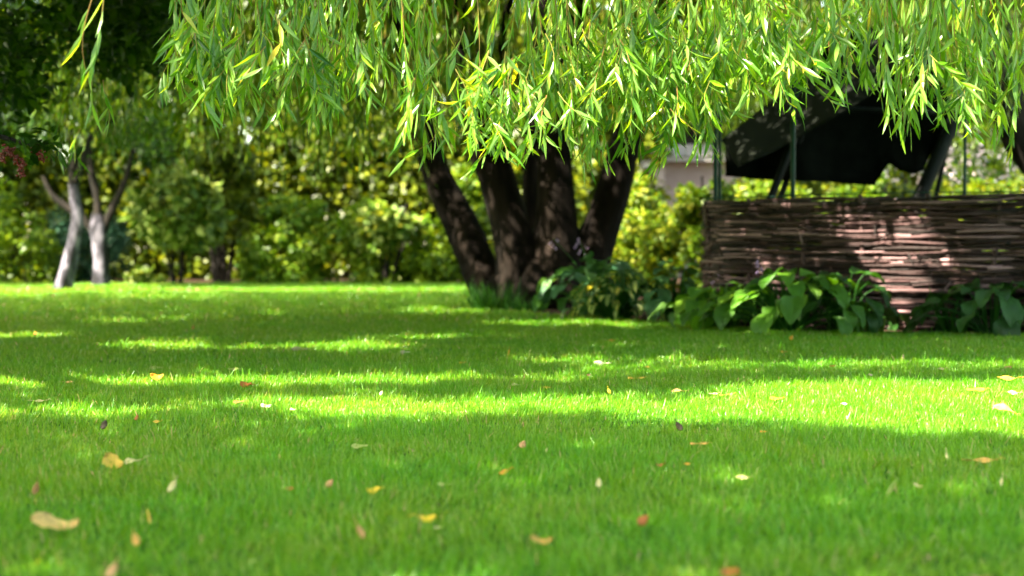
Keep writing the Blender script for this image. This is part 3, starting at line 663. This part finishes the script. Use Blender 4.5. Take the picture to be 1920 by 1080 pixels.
# ------------------------------------------------------------------ garden house glimpsed at the back
hx0, hx1 = P(1236, 480, 34)[0], P(1425, 480, 34)[0]
gh = empty('garden_house', ((hx0 + hx1) / 2, 35, 0), 'pale walled building glimpsed through shrubs between willow and fence', 'building')
zt = P(0, 303, 34)[2]
mb = MB(); box(mb, (hx0 + .15, 34.2, -.05), (hx1, 38, zt)); mb.build('wall', M['wall'], gh)
mb = MB(); box(mb, (hx0 - .1, 33.85, zt + .002), (hx1 + .2, 38.3, zt + .12)); mb.build('eave', M['trim'], gh)
mb = MB(); y0, y1 = 33.8, 38.4; zr = zt + .122
mb.add([(hx0 - .15, y0, zr), (hx1 + .3, y0, zr), (hx1 + .3, y1, zr), (hx0 - .15, y1, zr), (hx0 - .15, (y0 + y1) / 2, zr + .45), (hx1 + .3, (y0 + y1) / 2, zr + .45)],
       [(0, 1, 5, 4), (2, 3, 4, 5), (0, 3, 2, 1)]); mb.add([(hx0 - .15, y0, zr), (hx0 - .15, (y0 + y1) / 2, zr + .45), (hx0 - .15, y1, zr)], [(0, 1, 2)]); mb.build('roof', M['roof'], gh)
# ------------------------------------------------------------------ wattle fence
path = spline([(*P(1352, 480, 12.6)[:2],), (*P(1334, 480, 11.2)[:2],), (*P(1340, 480, 10.35)[:2],), (*P(1470, 480, 9.95)[:2],), (*P(1600, 480, 9.68)[:2],), (*P(1760, 480, 9.42)[:2],), (*P(1920, 480, 9.22)[:2],), (*P(2150, 480, 9.0)[:2],), (*P(2500, 480, 9.0)[:2],)], 400)
cum = np.concatenate([[0], np.cumsum(np.linalg.norm(np.diff(path, axis=0), axis=1))]); LEN = cum[-1]
def on_path(s):
    s = np.clip(s, 0, LEN); return np.stack([np.interp(s, cum, path[:, 0]), np.interp(s, cum, path[:, 1])], -1)
def path_n(s):
    t = norm(on_path(s + .02) - on_path(s - .02)); return np.stack([t[..., 1], -t[..., 0]], -1)
FH = .895
fe = empty('wattle_fence', (*on_path(np.array(LEN / 2)), 0), 'low woven fence of brown sticks curving round the swing at the right', 'fence')
wv = MB(); ST = .42; row = 0; z = .015; lay = 0.0
while z < FH or lay == 0.0:
    if z >= FH: z = .02; lay = -.034; row = 1
    s = R.uniform(-.8, 0)
    while s < LEN:
        ln = R.uniform(.9, 2.3); s0, s1 = max(s, 0), min(s + ln, LEN)
        if s1 - s0 > .15:
            m = max(4, int((s1 - s0) / .07)); ss = np.linspace(s0, s1, m)
            rad = R.uniform(.005, .0135)
            off = lay + .032 * np.cos(ss / ST * math.pi + row * math.pi) + R.choice([-.014, .010]) + R.normal(0, .004) + .004 * vnoise(ss * 5, ss * 0 + row, 3)
            q = on_path(ss) + path_n(ss) * off[:, None]
            zz = z + .016 * vnoise(ss * 3.5, ss * 0 + row * 1.7 + s, 7) + np.linspace(0, R.normal(0, .012), m) + .014 * np.sin(ss * 1.3)
            tube(wv, np.concatenate([q, zz[:, None]], 1), rad * np.linspace(1, R.uniform(.5, .9), m), 6, .12, seed=row)
        s += ln * R.uniform(.75, 1.02)
    z += R.uniform(.0065, .0115); row += 1
# stubs and broken ends poking out
for _ in range(150):
    s = R.uniform(.2, LEN); z0 = R.uniform(.1, FH); q = on_path(np.array(s)); nn = path_n(np.array(s)); tt = np.array([-nn[1], nn[0]])
    a = np.array([*(q + nn * .03), z0]); b = a + np.array([*(nn * R.uniform(.01, .05) + tt * R.normal(0, .05)), R.normal(-.02, .05)])
    tube(wv, [a, (a + b) / 2 + R.normal(0, .006, 3), b], [.007, .006, .004], 5)
wv.build('weave', M['wattle'], fe, smooth=True)
for i, s in enumerate(np.arange(.1, LEN, ST)):
    q = on_path(np.array(s)); mb = MB()
    tube(mb, [(q[0], q[1], -.03), (q[0] + R.normal(0, .012), q[1], .45), (q[0] + R.normal(0, .02), q[1], FH + R.uniform(-.01, .05))], [.021, .019, .016], 7, .1, seed=i)
    mb.build('stake', M['wattle'], fe, smooth=True)
mb = MB(); ss = np.linspace(.3, LEN, 120); q = on_path(ss) + path_n(ss) * .012
tube(mb, np.concatenate([q, (FH + .026 + .004 * np.sin(ss * 4))[:, None]], 1), .004, 6); mb.build('top_wire', M['green_metal'], fe, smooth=True)

# ------------------------------------------------------------------ green poles
def pole(px, d, ytop, r, label, brace=False, twin=False):
    b = P(px, 480, d); zt = P(0, ytop, d)[2]
    e = empty('garden_pole', (b[0], d, 0), label, 'pole', 'green poles at the fence')
    mb = MB(); tube(mb, [(b[0], d, -.05), (b[0], d, zt * .5), (b[0], d, zt)], r, 12); mb.build('post', M['green_metal'], e, smooth=True)
    mb = MB(); uvs(mb, np.array([b[0], d, zt]), r * 1.25, 10, 6); mb.build('cap', M['green_metal'], e, smooth=True)
    if brace:
        mb = MB(); tube(mb, [P(px, 190, d), P(px + 20, 158, d), P(px + 45, 118, d)], r * .8, 8); mb.build('brace', M['green_metal'], e, smooth=True)
    if twin:
        mb = MB(); tube(mb, [(b[0] + .035, d + .02, -.05), (b[0] + .035, d + .02, zt * .98)], r * .7, 8); mb.build('rod', M['green_metal'], e, smooth=True)
pole(1341, 10.55, 120, .017, 'green pole at the left end of the wattle fence', twin=True)
pole(1486, 10.15, 120, .017, 'green pole with a slanting brace in front of the swing', brace=True)
pole(1808, 10.2, 100, .012, 'thin green pole to the right of the swing')

# ------------------------------------------------------------------ garden swing under its cloth
sw = empty('garden_swing', (*P(1590, 480, 11.9)[:2], 0), 'dark green covered garden swing standing behind the wattle fence', 'garden swing')
def sheet(name, m, top, bot, parent, n=60, rows=14, fold=.03, thick=.006, seed=0):
    """hanging cloth between two pixel outlines: lists of (px, py, distance)"""
    tx = np.array(top, float); bx = np.array(bot, float)
    u = np.linspace(0, 1, n)
    def along(a):
        s = np.linspace(0, 1, len(a)); return np.stack([np.interp(u, s, a[:, k]) for k in range(3)], 1)
    T, B = along(tx), along(bx); mb = MB(); V = []
    for sgn in (0, 1):
        for r in range(rows):
            t = r / (rows - 1); q = T * (1 - t) + B * t
            p = np.array([P(*c) for c in q])
            p[:, 1] += fold * vnoise(u * 9 + seed, u * 0 + t * 1.3, seed) * (.4 + t) + sgn * thick
            p[:, 2] += -.03 * np.sin(math.pi * u) * t * 0
            V.append(p)
    V = np.concatenate(V); F = []; N = n * rows
    for r in range(rows - 1):
        for i in range(n - 1):
            a = r * n + i
            F += [(a, a + 1, a + 1 + n, a + n), (N + a, N + a + n, N + a + n + 1, N + a + 1)]
    for i in range(n - 1):
        a = (rows - 1) * n + i; F += [(i, N + i, N + i + 1, i + 1), (a, a + 1, N + a + 1, N + a)]
    for r in range(rows - 1):
        a, b = r * n, r * n + n - 1; F += [(a, a + n, N + a + n, N + a), (b, N + b, N + b + n, b + n)]
    mb.add(V, F); return mb.build(name, m, parent, smooth=True)
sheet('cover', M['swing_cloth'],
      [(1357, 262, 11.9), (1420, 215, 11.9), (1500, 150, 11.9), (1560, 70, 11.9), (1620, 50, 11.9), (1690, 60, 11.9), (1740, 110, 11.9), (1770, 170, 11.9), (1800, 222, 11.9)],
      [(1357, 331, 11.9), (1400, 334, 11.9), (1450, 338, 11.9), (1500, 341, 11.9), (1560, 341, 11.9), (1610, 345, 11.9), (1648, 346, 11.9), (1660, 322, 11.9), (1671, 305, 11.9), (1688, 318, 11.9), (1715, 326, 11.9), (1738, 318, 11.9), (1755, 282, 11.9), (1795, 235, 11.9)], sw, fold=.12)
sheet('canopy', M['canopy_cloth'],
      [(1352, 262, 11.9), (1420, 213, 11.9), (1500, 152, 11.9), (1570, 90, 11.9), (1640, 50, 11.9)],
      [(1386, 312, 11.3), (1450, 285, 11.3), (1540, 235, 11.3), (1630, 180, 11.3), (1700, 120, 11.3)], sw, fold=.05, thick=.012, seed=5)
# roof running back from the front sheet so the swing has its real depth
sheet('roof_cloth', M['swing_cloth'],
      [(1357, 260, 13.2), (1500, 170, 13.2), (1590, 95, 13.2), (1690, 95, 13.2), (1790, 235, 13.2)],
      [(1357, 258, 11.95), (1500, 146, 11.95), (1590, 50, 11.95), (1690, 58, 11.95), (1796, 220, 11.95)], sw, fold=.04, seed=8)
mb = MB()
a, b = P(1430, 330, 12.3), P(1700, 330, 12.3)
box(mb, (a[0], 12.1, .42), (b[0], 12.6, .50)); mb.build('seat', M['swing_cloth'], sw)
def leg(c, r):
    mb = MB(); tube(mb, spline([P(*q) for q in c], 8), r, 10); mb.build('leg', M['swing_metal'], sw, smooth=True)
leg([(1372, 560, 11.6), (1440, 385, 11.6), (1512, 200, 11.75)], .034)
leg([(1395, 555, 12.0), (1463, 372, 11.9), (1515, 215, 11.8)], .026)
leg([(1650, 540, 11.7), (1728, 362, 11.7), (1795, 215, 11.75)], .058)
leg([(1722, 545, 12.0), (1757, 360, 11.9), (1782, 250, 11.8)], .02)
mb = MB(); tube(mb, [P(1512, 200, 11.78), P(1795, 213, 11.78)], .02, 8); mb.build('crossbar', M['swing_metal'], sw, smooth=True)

# dark leaning tree at the right edge
rt = empty('leaning_tree', (*P(2060, 480, 12.5)[:2], 0), 'dark leaning trunk at the right edge above the wattle fence', 'tree')
stem('trunk', [(2120, 585, 12.5, .2), (2050, 440, 12.5, .19), (1965, 320, 12.5, .18), (1912, 250, 12.5, .17), (1880, 150, 12.5, .16), (1850, -20, 12.4, .13), (1820, -200, 12, .1)], M['bark_dark'], rt, seed=71)
mb = MB(); q = P(1840, -160, 12); crown(mb, q[0] + .6, 12.4, 3.6, 6.2, 2.2, 2, 5000, .15, .04, 40); mb.build('crown', M['l_mid'], rt)

# ------------------------------------------------------------------ hostas
def hosta(label, base, K, L, Wd, m, hgt, spread, group='hostas along the fence', bloom=(), seedr=None):
    """leaf blades on arching stalks round a crown at base"""
    e = empty('hosta', (base[0], base[1], 0), label, 'hosta', group)
    mb = MB(); st = MB(); across = []
    rows = [0, .06, .18, .34, .52, .7, .85, .95, 1]
    prof = [.04, .42, .82, 1, .97, .78, .47, .2, .02]
    nc = 9; cs = np.linspace(-1, 1, nc)
    for k in range(K):
        az = 2.399 * k + R.normal(0, .25); q = (k + .5) / K            # outer, lower leaves first
        rr = spread * (1 - q) ** .6 * R.uniform(.75, 1.1) + .03; zz = hgt * (.22 + .78 * q ** .7) * R.uniform(.8, 1.1)
        tip = np.array([base[0] + math.cos(az) * rr, base[1] + math.sin(az) * rr * .8, zz])
        b = np.array([base[0] + math.cos(az) * .05, base[1] + math.sin(az) * .05, 0])
        mid = b * .5 + tip * .5 + [0, 0, zz * .28]
        tube(st, spline([b, mid, tip], 7), np.linspace(.006, .004, 7), 5, cap=False)
        out = np.array([math.cos(az), math.sin(az), 0]); out = norm(out + R.normal(0, .3, 3) * [1, 1, 0])
        l = L * R.uniform(.55, 1.08); w = Wd * l / L * R.uniform(.85, 1.15)
        side = np.array([-out[1], out[0], R.normal(0, .22)]); side = norm(side)
        a0 = R.uniform(.0, .5) - .5 * (1 - q) ; droop = R.uniform(.9, 1.6) * (1.15 - .4 * q)
        V = []; pos = tip.copy(); pt = 0
        for t, pw in zip(rows, prof):
            ang = a0 - droop * t; dirv = out * math.cos(ang) + np.array([0, 0, 1]) * math.sin(ang)
            pos = pos + dirv * l * (t - pt); pt = t
            up = norm(np.cross(dirv, side)); up = up if up[2] > 0 else -up
            for c in cs:
                cup = .22 * abs(c) ** 1.3 * pw * w + .012 * math.sin(t * 11 + c * 5 + k) * pw * abs(c)
                V.append(pos + side * c * pw * w + up * cup); across.append(abs(c))
        F = [(i * nc + j, i * nc + j + 1, (i + 1) * nc + j + 1, (i + 1) * nc + j) for i in range(len(rows) - 1) for j in range(nc - 1)]
        mb.add(V, F)
    o = mb.build('leaves', M[m], e, smooth=True)
    at = o.data.attributes.new('across', 'FLOAT', 'POINT'); at.data.foreach_set('value', np.array(across, dtype=np.float32))
    st.build('stalks', M['tuft'], e, smooth=True)
    for (px, py, d) in bloom:
        tp = P(px, py, d); mb = MB()
        tube(mb, spline([(base[0], base[1], .0), (base[0] * .6 + tp[0] * .4, (base[1] + tp[1]) / 2, tp[2] * .6), tuple(tp)], 10), np.linspace(.005, .003, 10), 5)
        f = mb.build('flower_stalk', M['tuft'], e, smooth=True)
        for i in range(4):
            mb = MB(); a = R.uniform(0, 6.28); c = tp + [math.cos(a) * .02, math.sin(a) * .02, -.022 * i]
            dv = norm(np.array([math.cos(a), math.sin(a), -.9])); tube(mb, [c, c + dv * .016, c + dv * .034], [.003, .006, .010], 7, cap=False)
            fl = mb.build('flower', M['petal'], e, smooth=True); fl.parent = f
gx = lambda px, d: P(px, 480, d)[:2]
hosta('big blue green hosta in front of the willow trunk', gx(1120, 11.6), 58, .24, .085, 'hosta_blue', .46, .42, bloom=((1038, 448, 12.4), (1085, 446, 12.3), (1092, 462, 12.3)))
hosta('small hosta with yellow centred leaves in front of the blue green one', gx(1158, 11.05), 120, .14, .035, 'hosta_cream', .36, .36)
hosta('dark green hosta between the yellow centred hosta and the fence end', gx(1268, 11.0), 44, .2, .065, 'hosta_blue', .42, .34, bloom=((1345, 515, 10.3),))
hosta('light green hosta at the foot of the fence left end', gx(1350, 9.75), 40, .22, .06, 'hosta_green', .3, .36)
hosta('largest green hosta spreading in front of the wattle fence', gx(1480, 9.3), 62, .24, .075, 'hosta_green', .40, .50, bloom=((1426, 488, 9.5),))
hosta('hosta with dark leaves at the right end of the largest one', gx(1580, 9.35), 26, .23, .075, 'hosta_dark', .38, .32)
hosta('dark hosta at the right edge before the wattle fence', gx(1860, 9.05), 38, .26, .075, 'hosta_dark', .36, .42)
# a few tall single leaves of the right hosta are its own; small weed at the fence foot
def tuft(name, label, cat, base, K, Lr, w, lean, m, sp=.12):
    mb = MB(); a = R.uniform(0, 6.28, K); r = np.sqrt(R.random(K)) * sp
    Pp = np.stack([base[0] + np.cos(a) * r, base[1] + np.sin(a) * r, np.full(K, -.01)], 1)
    A = np.stack([np.cos(a) * lean * R.uniform(.2, 1, K), np.sin(a) * lean * R.uniform(.2, 1, K), np.ones(K)], 1)
    leaves(mb, Pp, A, R.uniform(*Lr, K), w, [(0, .8), (.3, 1), (.6, .8), (.85, .4), (1, .04)], bend=R.uniform(.05, .5, K), fold=.2)
    return tag(mb.build(name, M[m]), label, cat)
tuft('grass_clump', 'tall dark grass clump growing at the left foot of the willow', 'grass clump', gx(925, 13.1), 300, (.12, .34), .005, .7, 'tuft', .2)
tuft('grass_clump', 'shorter grass clump between the willow foot and the blue hosta', 'grass clump', gx(985, 12.8), 140, (.08, .2), .005, .7, 'tuft', .18)
tuft('weed', 'small pale weed at the foot of the fence between two hostas', 'weed', gx(1642, 9.15), 24, (.06, .15), .012, .6, 'l_pale', .04)
tuft('weed', 'tall strap leafed plant arching beside the right hosta', 'weed', gx(1790, 9.2), 26, (.2, .38), .012, .8, 'tuft', .05)

# ------------------------------------------------------------------ fallen leaves
FL = [ # px, py, length px, width ratio, colour, label, posture (0 flat, 1 curled, 2 upright), turn in degrees
 (105, 979, 84, .42, 'tan', 'largest tan fallen leaf, curled, near the lower left corner', 1, 5),
 (214, 868, 46, .62, 'gold', 'rounded yellow brown leaf left of a pale curled one', 1, -35),
 (247, 860, 34, .36, 'cream', 'pale curled leaf with a long stalk beside a rounded yellow one', 1, 30),
 (67, 915, 26, .5, 'brown', 'small brown leaf standing on edge near the left margin', 2, 80),
 (323, 911, 28, .45, 'cream', 'cream leaf with a dark spot, tilted up in shaded grass', 2, 60),
 (295, 706, 24, .8, 'orange', 'rounded orange yellow leaf below a pale yellow one', 1, 0),
 (294, 687, 24, .4, 'palegreen', 'flat pale yellow green leaf just behind an orange one', 0, 0),
 (462, 720, 26, .6, 'redbrown', 'crumpled red brown leaf in mid lawn, left of centre', 1, -30),
 (446, 749, 18, .5, 'brown', 'small brown leaf just below a crumpled red brown one', 0, 10),
 (195, 796, 20, .6, 'dark', 'dark brown leaf standing up at the edge of the sunlit strip, at left', 2, 70),
 (256, 783, 11, .6, 'redbrown', 'tiny red brown leaf in the sunlit strip at left', 2, 70),
 (294, 785, 15, .5, 'gold', 'small yellow leaf in the sunlit strip at left', 0, 15),
 (279, 968, 32, .16, 'gold', 'thin yellow sliver of leaf standing in the lower left grass', 2, 105),
 (254, 1011, 26, .6, 'tanor', 'small orange tan leaf above a peach one at the bottom left', 2, 110),
 (209, 1070, 36, .5, 'peach', 'peach coloured leaf cut by the bottom edge at left', 2, 60),
 (543, 908, 20, .4, 'redbrown', 'small dark orange leaf left of a pink one', 0, 5),
 (618, 906, 18, .65, 'pink', 'small pinkish leaf between a dark orange one and a bright yellow one', 2, 50),
 (700, 914, 27, .6, 'yellow', 'bright yellow leaf folded in two wings', 1, 0),
 (674, 831, 30, .38, 'palegreen', 'pale yellow leaf just below the long sunlit band', 0, 5),
 (802, 966, 34, .5, 'yellow', 'golden yellow leaf with a thin stalk, in the lower middle', 1, -10),
 (676, 996, 30, .42, 'pinkbrown', 'pinkish brown leaf standing at a slant, lower left of centre', 2, 120),
 (980, 833, 16, .8, 'pink', 'small pink leaf in the middle of the lawn', 2, 60),
 (944, 879, 20, .5, 'orange', 'small orange leaf with a stalk near the middle', 1, 20),
 (834, 900, 28, .25, 'palegreen', 'faint pale leaf sunk in the grass near the middle', 0, 0),
 (1015, 1006, 40, .42, 'tanor', 'scalloped orange tan leaf in the lower middle', 1, 0),
 (1123, 905, 18, .6, 'cream', 'small cream leaf standing upright right of the middle', 2, 90),
 (1206, 975, 26, .7, 'redbrown', 'lobed red brown leaf in the lower right of centre', 2, 40),
 (950, 1077, 38, .3, 'brown', 'brown leaf at the bottom edge near the middle', 0, 0),
 (1273, 799, 20, .6, 'dark', 'dark leaf standing up at the edge of the wide sunlit patch', 2, 120),
 (1237, 865, 14, .5, 'redbrown', 'tiny red brown leaf right of the middle', 1, 0),
 (1369, 1066, 38, .7, 'orangebrown', 'orange brown leaf near the bottom edge, right of the middle', 1, -30),
 (1836, 1077, 32, .5, 'pinkbrown', 'pale pinkish leaf at the bottom edge at right', 1, 0),
 (1392, 888, 28, .3, 'cream', 'thin whitish leaf lying flat in the right shade', 0, 0),
 (1310, 825, 32, .22, 'tanor', 'thin tan leaf at the edge of the right sunlit patch', 0, 2),
 (1432, 803, 14, .5, 'orange', 'tiny orange leaf at the lower edge of the right sunlit patch', 0, 0),
 (1883, 768, 44, .36, 'brightyellow', 'large bright yellow leaf in the sun near the right edge', 1, -35),
 (1836, 858, 64, .12, 'tanor', 'long tan brown leaf in shade at right', 0, 0),
 (1721, 903, 16, .5, 'cream', 'small pale leaf in the shade at right', 1, -20),
 (1775, 854, 18, .25, 'cream', 'whitish sliver standing up left of a long tan leaf', 2, 92),
 (1878, 902, 22, .2, 'cream', 'thin whitish blade standing up near the right edge', 2, 75),
 (1455, 743, 22, .4, 'yellow', 'yellow orange leaf in the wide sunlit patch', 0, 0),
 (1272, 728, 26, .25, 'pinkbrown', 'curved brownish leaf at the upper left edge of the wide sunlit patch', 1, 5),
 (1142, 733, 12, .5, 'yellow', 'small yellow leaf just above the sunlit band, right of the middle', 2, 110),
 (1126, 679, 26, .4, 'white', 'bright white leaf in a sunlit strip behind the long band', 0, -10),
 (562, 653, 28, .4, 'whitepink', 'pinkish white leaf in the far sunlit strip, left of the middle', 0, -4),
 (759, 658, 18, .5, 'white', 'small white leaf in the far sunlit strip, left of the willow trunk', 0, 0),
 (1025, 722, 17, .3, 'gold', 'yellow sliver of leaf in shade right of a pale curved one', 0, -12),
 (967, 717, 17, .35, 'cream', 'pale curved leaf in shade near the middle', 1, 12),
 (715, 737, 10, .6, 'whitepink', 'tiny pale leaf just above the long sunlit band', 2, 60),
 (1830, 727, 34, .3, 'orange', 'orange leaf near the right edge above the large bright yellow one', 0, 0),
 (1893, 707, 44, .18, 'gold', 'long yellow brown leaf at the right edge where the far shade begins', 0, 0),
 (1900, 733, 22, .5, 'cream', 'cream leaf near the right edge, right of an orange one', 0, -10),
 (1289, 862, 16, .3, 'orange', 'thin orange fleck right of a tiny red brown leaf', 0, 0),
 (499, 757, 20, .6, 'white', 'crumpled white leaf at the left end of the long sunlit band', 1, 20),
 (548, 762, 10, .6, 'whitepink', 'tiny pinkish leaf right of the crumpled white one', 1, 0),
 (1583, 752, 14, .4, 'white', 'small white leaf in the wide sunlit patch', 0, 0),
 (1337, 733, 18, .3, 'cream', 'whitish leaf at the upper edge of the wide sunlit patch', 0, 0),
 (1362, 735, 26, .14, 'gold', 'thin yellow brown leaf right of a whitish one', 0, 12),
 (1765, 688, 16, .3, 'cream', 'greyish leaf in the far shade at right, left of a slanting one', 0, 12),
 (1890, 685, 18, .35, 'pinkbrown', 'slanting greyish brown leaf in the far shade at the right edge', 0, 25),
 (1632, 699, 12, .6, 'whitepink', 'small pale leaf just inside the far shade at right', 0, 0),
 (1560, 682, 10, .6, 'orangebrown', 'tiny orange brown leaf in the far shade at right', 0, 0),
 (1469, 657, 14, .4, 'orange', 'small orange leaf below the largest hosta', 0, 0),
 (1484, 633, 10, .7, 'orange', 'tiny orange leaf at the foot of the largest hosta', 2, 60),
 (1192, 705, 30, .18, 'gold', 'thin yellow leaf in shade, right of the bright white one', 0, 2),
 (1104, 699, 10, .6, 'pink', 'tiny pink leaf in shade below the bright white one', 0, 0),
 (866, 676, 12, .5, 'orange', 'small orange leaf in the far dappled shade left of the white one', 0, 0),
 (954, 660, 14, .2, 'orange', 'tiny orange sliver standing in the far dappled shade', 2, 80),
 (1214, 684, 10, .6, 'gold', 'tiny gold leaf at the right end of the far sunlit strip', 0, 0),
 (1146, 636, 14, .4, 'orange', 'tiny orange leaf on the far lawn before the yellow centred hosta', 0, 10),
 (438, 689, 22, .35, 'palegreen', 'pale yellow leaf in shade right of the rounded orange one', 0, -4),
 (125, 712, 26, .14, 'tan', 'thin faint tan leaf in the left shade', 0, 3),
 (66, 625, 8, .9, 'orange', 'tiny orange leaf in the far sunlit strip at left', 2, 80),
 (362, 614, 9, .5, 'orangebrown', 'tiny brown fleck on the far lawn left of the middle', 2, 80),
 (70, 747, 34, .08, 'cream', 'thin bluish white sliver lying in the left shade', 0, 0),
 (475, 1040, 24, .2, 'palegreen', 'faint yellowish blade at the bottom, left of the middle', 0, 25),
 (820, 978, 14, .3, 'cream', 'pale speck right beside the golden yellow leaf', 0, -20),
 (1025, 843, 9, .4, 'palegreen', 'tiny pale speck right of the small pink leaf', 2, 70),
]
COL = dict(tan=(0.66, 0.44, 0.14), gold=(0.68, 0.44, 0.06), cream=(0.68, 0.58, 0.26), brown=(0.3, 0.15, 0.04), orange=(0.75, 0.36, 0.03), palegreen=(.42, .45, .12), redbrown=(0.45, 0.14, 0.03),
           dark=(0.05, 0.03, 0.01), tanor=(0.68, 0.38, 0.08), peach=(0.7, 0.4, 0.18), pink=(0.58, 0.3, 0.13), yellow=(0.85, 0.58, 0.03), pinkbrown=(0.5, 0.28, 0.1), orangebrown=(.48, .18, .03),
           brightyellow=(.80, .68, .10), white=(.75, .70, .50), whitepink=(.6, .45, .32))
def fleafmat(k):
    c = COL[k]; m, nt, out = newmat(k + '_dry_leaf')
    col = ramp(nt, noise(nt, 38, 5, .65), [(.30, tuple(x * .45 for x in c)), (.45, c), (.7, tuple(min(1, x * 1.25) for x in c))])
    p = nt.nodes.new('ShaderNodeBsdfPrincipled'); nt.links.new(col, p.inputs['Base Color']); p.inputs['Roughness'].default_value = .6
    t = nt.nodes.new('ShaderNodeBsdfTranslucent'); nt.links.new(col, t.inputs['Color'])
    mx = nt.nodes.new('ShaderNodeMixShader'); mx.inputs[0].default_value = .25
    nt.links.new(p.outputs[0], mx.inputs[1]); nt.links.new(t.outputs[0], mx.inputs[2]); nt.links.new(mx.outputs[0], out.inputs[0]); return m
FM = {k: fleafmat(k) for k in COL}
for i, (px, py, lp, wr, col, label, post, turn) in enumerate(FL):
    z = .027 if post < 2 else .030
    c = G(px, py, z); d = c[1]; L = lp * d / FPX * (1.0 if post == 2 else 1.05)
    n, m_ = 13, 9; V = []; th = math.radians(turn)
    sd_ = random.Random(i * 7 + 1); cu = {0: .08, 1: .26, 2: .3}[post]; ph = sd_.uniform(0, 6)
    # flat leaves are seen at a grazing angle: they are as wide as a real leaf on the ground and tilt a little to the eye
    tilt = {0: .22, 1: .42, 2: 1.2}[post]
    w = .62 * L * wr / (2 * math.sin(tilt + .12)) if post < 2 else L * wr / 2
    w = min(w, L * .42)
    for a in range(n):
        t = a / (n - 1); pw = (math.sin(math.pi * min(1, t * 1.02) ** .8) ** .75 if 0 < t < 1 else 0.02) * (1 + .12 * math.sin(t * 23 + ph) * (wr > .35))
        for b in range(m_):
            s = b / (m_ - 1) * 2 - 1
            lx, lw = (t - .5) * L, s * w * pw
            lift = cu * w * (s * s) * (1 if post != 2 else -.8) + cu * L * .35 * (2 * t - 1) ** 2 * (1 if sd_ else 1) + .05 * L * math.sin(t * 7 + ph) * s
            if post == 1: lift += .10 * L * math.sin(t * 5 + ph)
            V.append((lx, lw, lift))
    F = [(r * m_ + q, r * m_ + q + 1, (r + 1) * m_ + q + 1, (r + 1) * m_ + q) for r in range(n - 1) for q in range(m_ - 1)]
    V = np.array(V)
    # lean the blade towards the eye, then turn it in that plane
    ct, st_ = math.cos(th), math.sin(th)
    X = V[:, 0] * ct - V[:, 1] * st_; Y = V[:, 0] * st_ + V[:, 1] * ct; Z = V[:, 2]
    if post < 2:   # turn about the vertical, foreshortening undone so that it reads at the photo's angle
        tl = tilt; V = np.stack([X, Y * math.cos(tl) - Z * math.sin(tl), Y * math.sin(tl) + Z * math.cos(tl)], 1)
    else: V = np.stack([X, Y * .35 - Z * .9, Y * .93 + Z * .35], 1)
    V[:, 2] -= V[:, 2].min() if post < 2 else V[:, 2].mean()
    mb = MB(); mb.add(V + c - [0, 0, .012 if post < 2 else 0], F)
    if sd_.random() < .6 or 'stalk' in label:
        e0 = V[(n - 1) * m_ + m_ // 2] + c - [0, 0, .012 if post < 2 else 0]; dv = norm(np.array([ct, 0.1, st_ * .6 + .12])) * L * (.55 if 'stalk' in label else .25)
        if 'stalk' in label and turn < 0: e0 = V[m_ // 2] + c - [0, 0, .012]; dv = -dv * [1, 1, .3]
        tube(mb, [e0, e0 + dv * .5 + [0, 0, .004], e0 + dv], [.0012, .001, .0008], 4)
    o = mb.build('fallen_leaf', FM[col], smooth=True)
    sm = o.modifiers.new('thickness', 'SOLIDIFY'); sm.thickness = .0006
    tag(o, label, 'leaf', 'fallen leaves on the lawn')
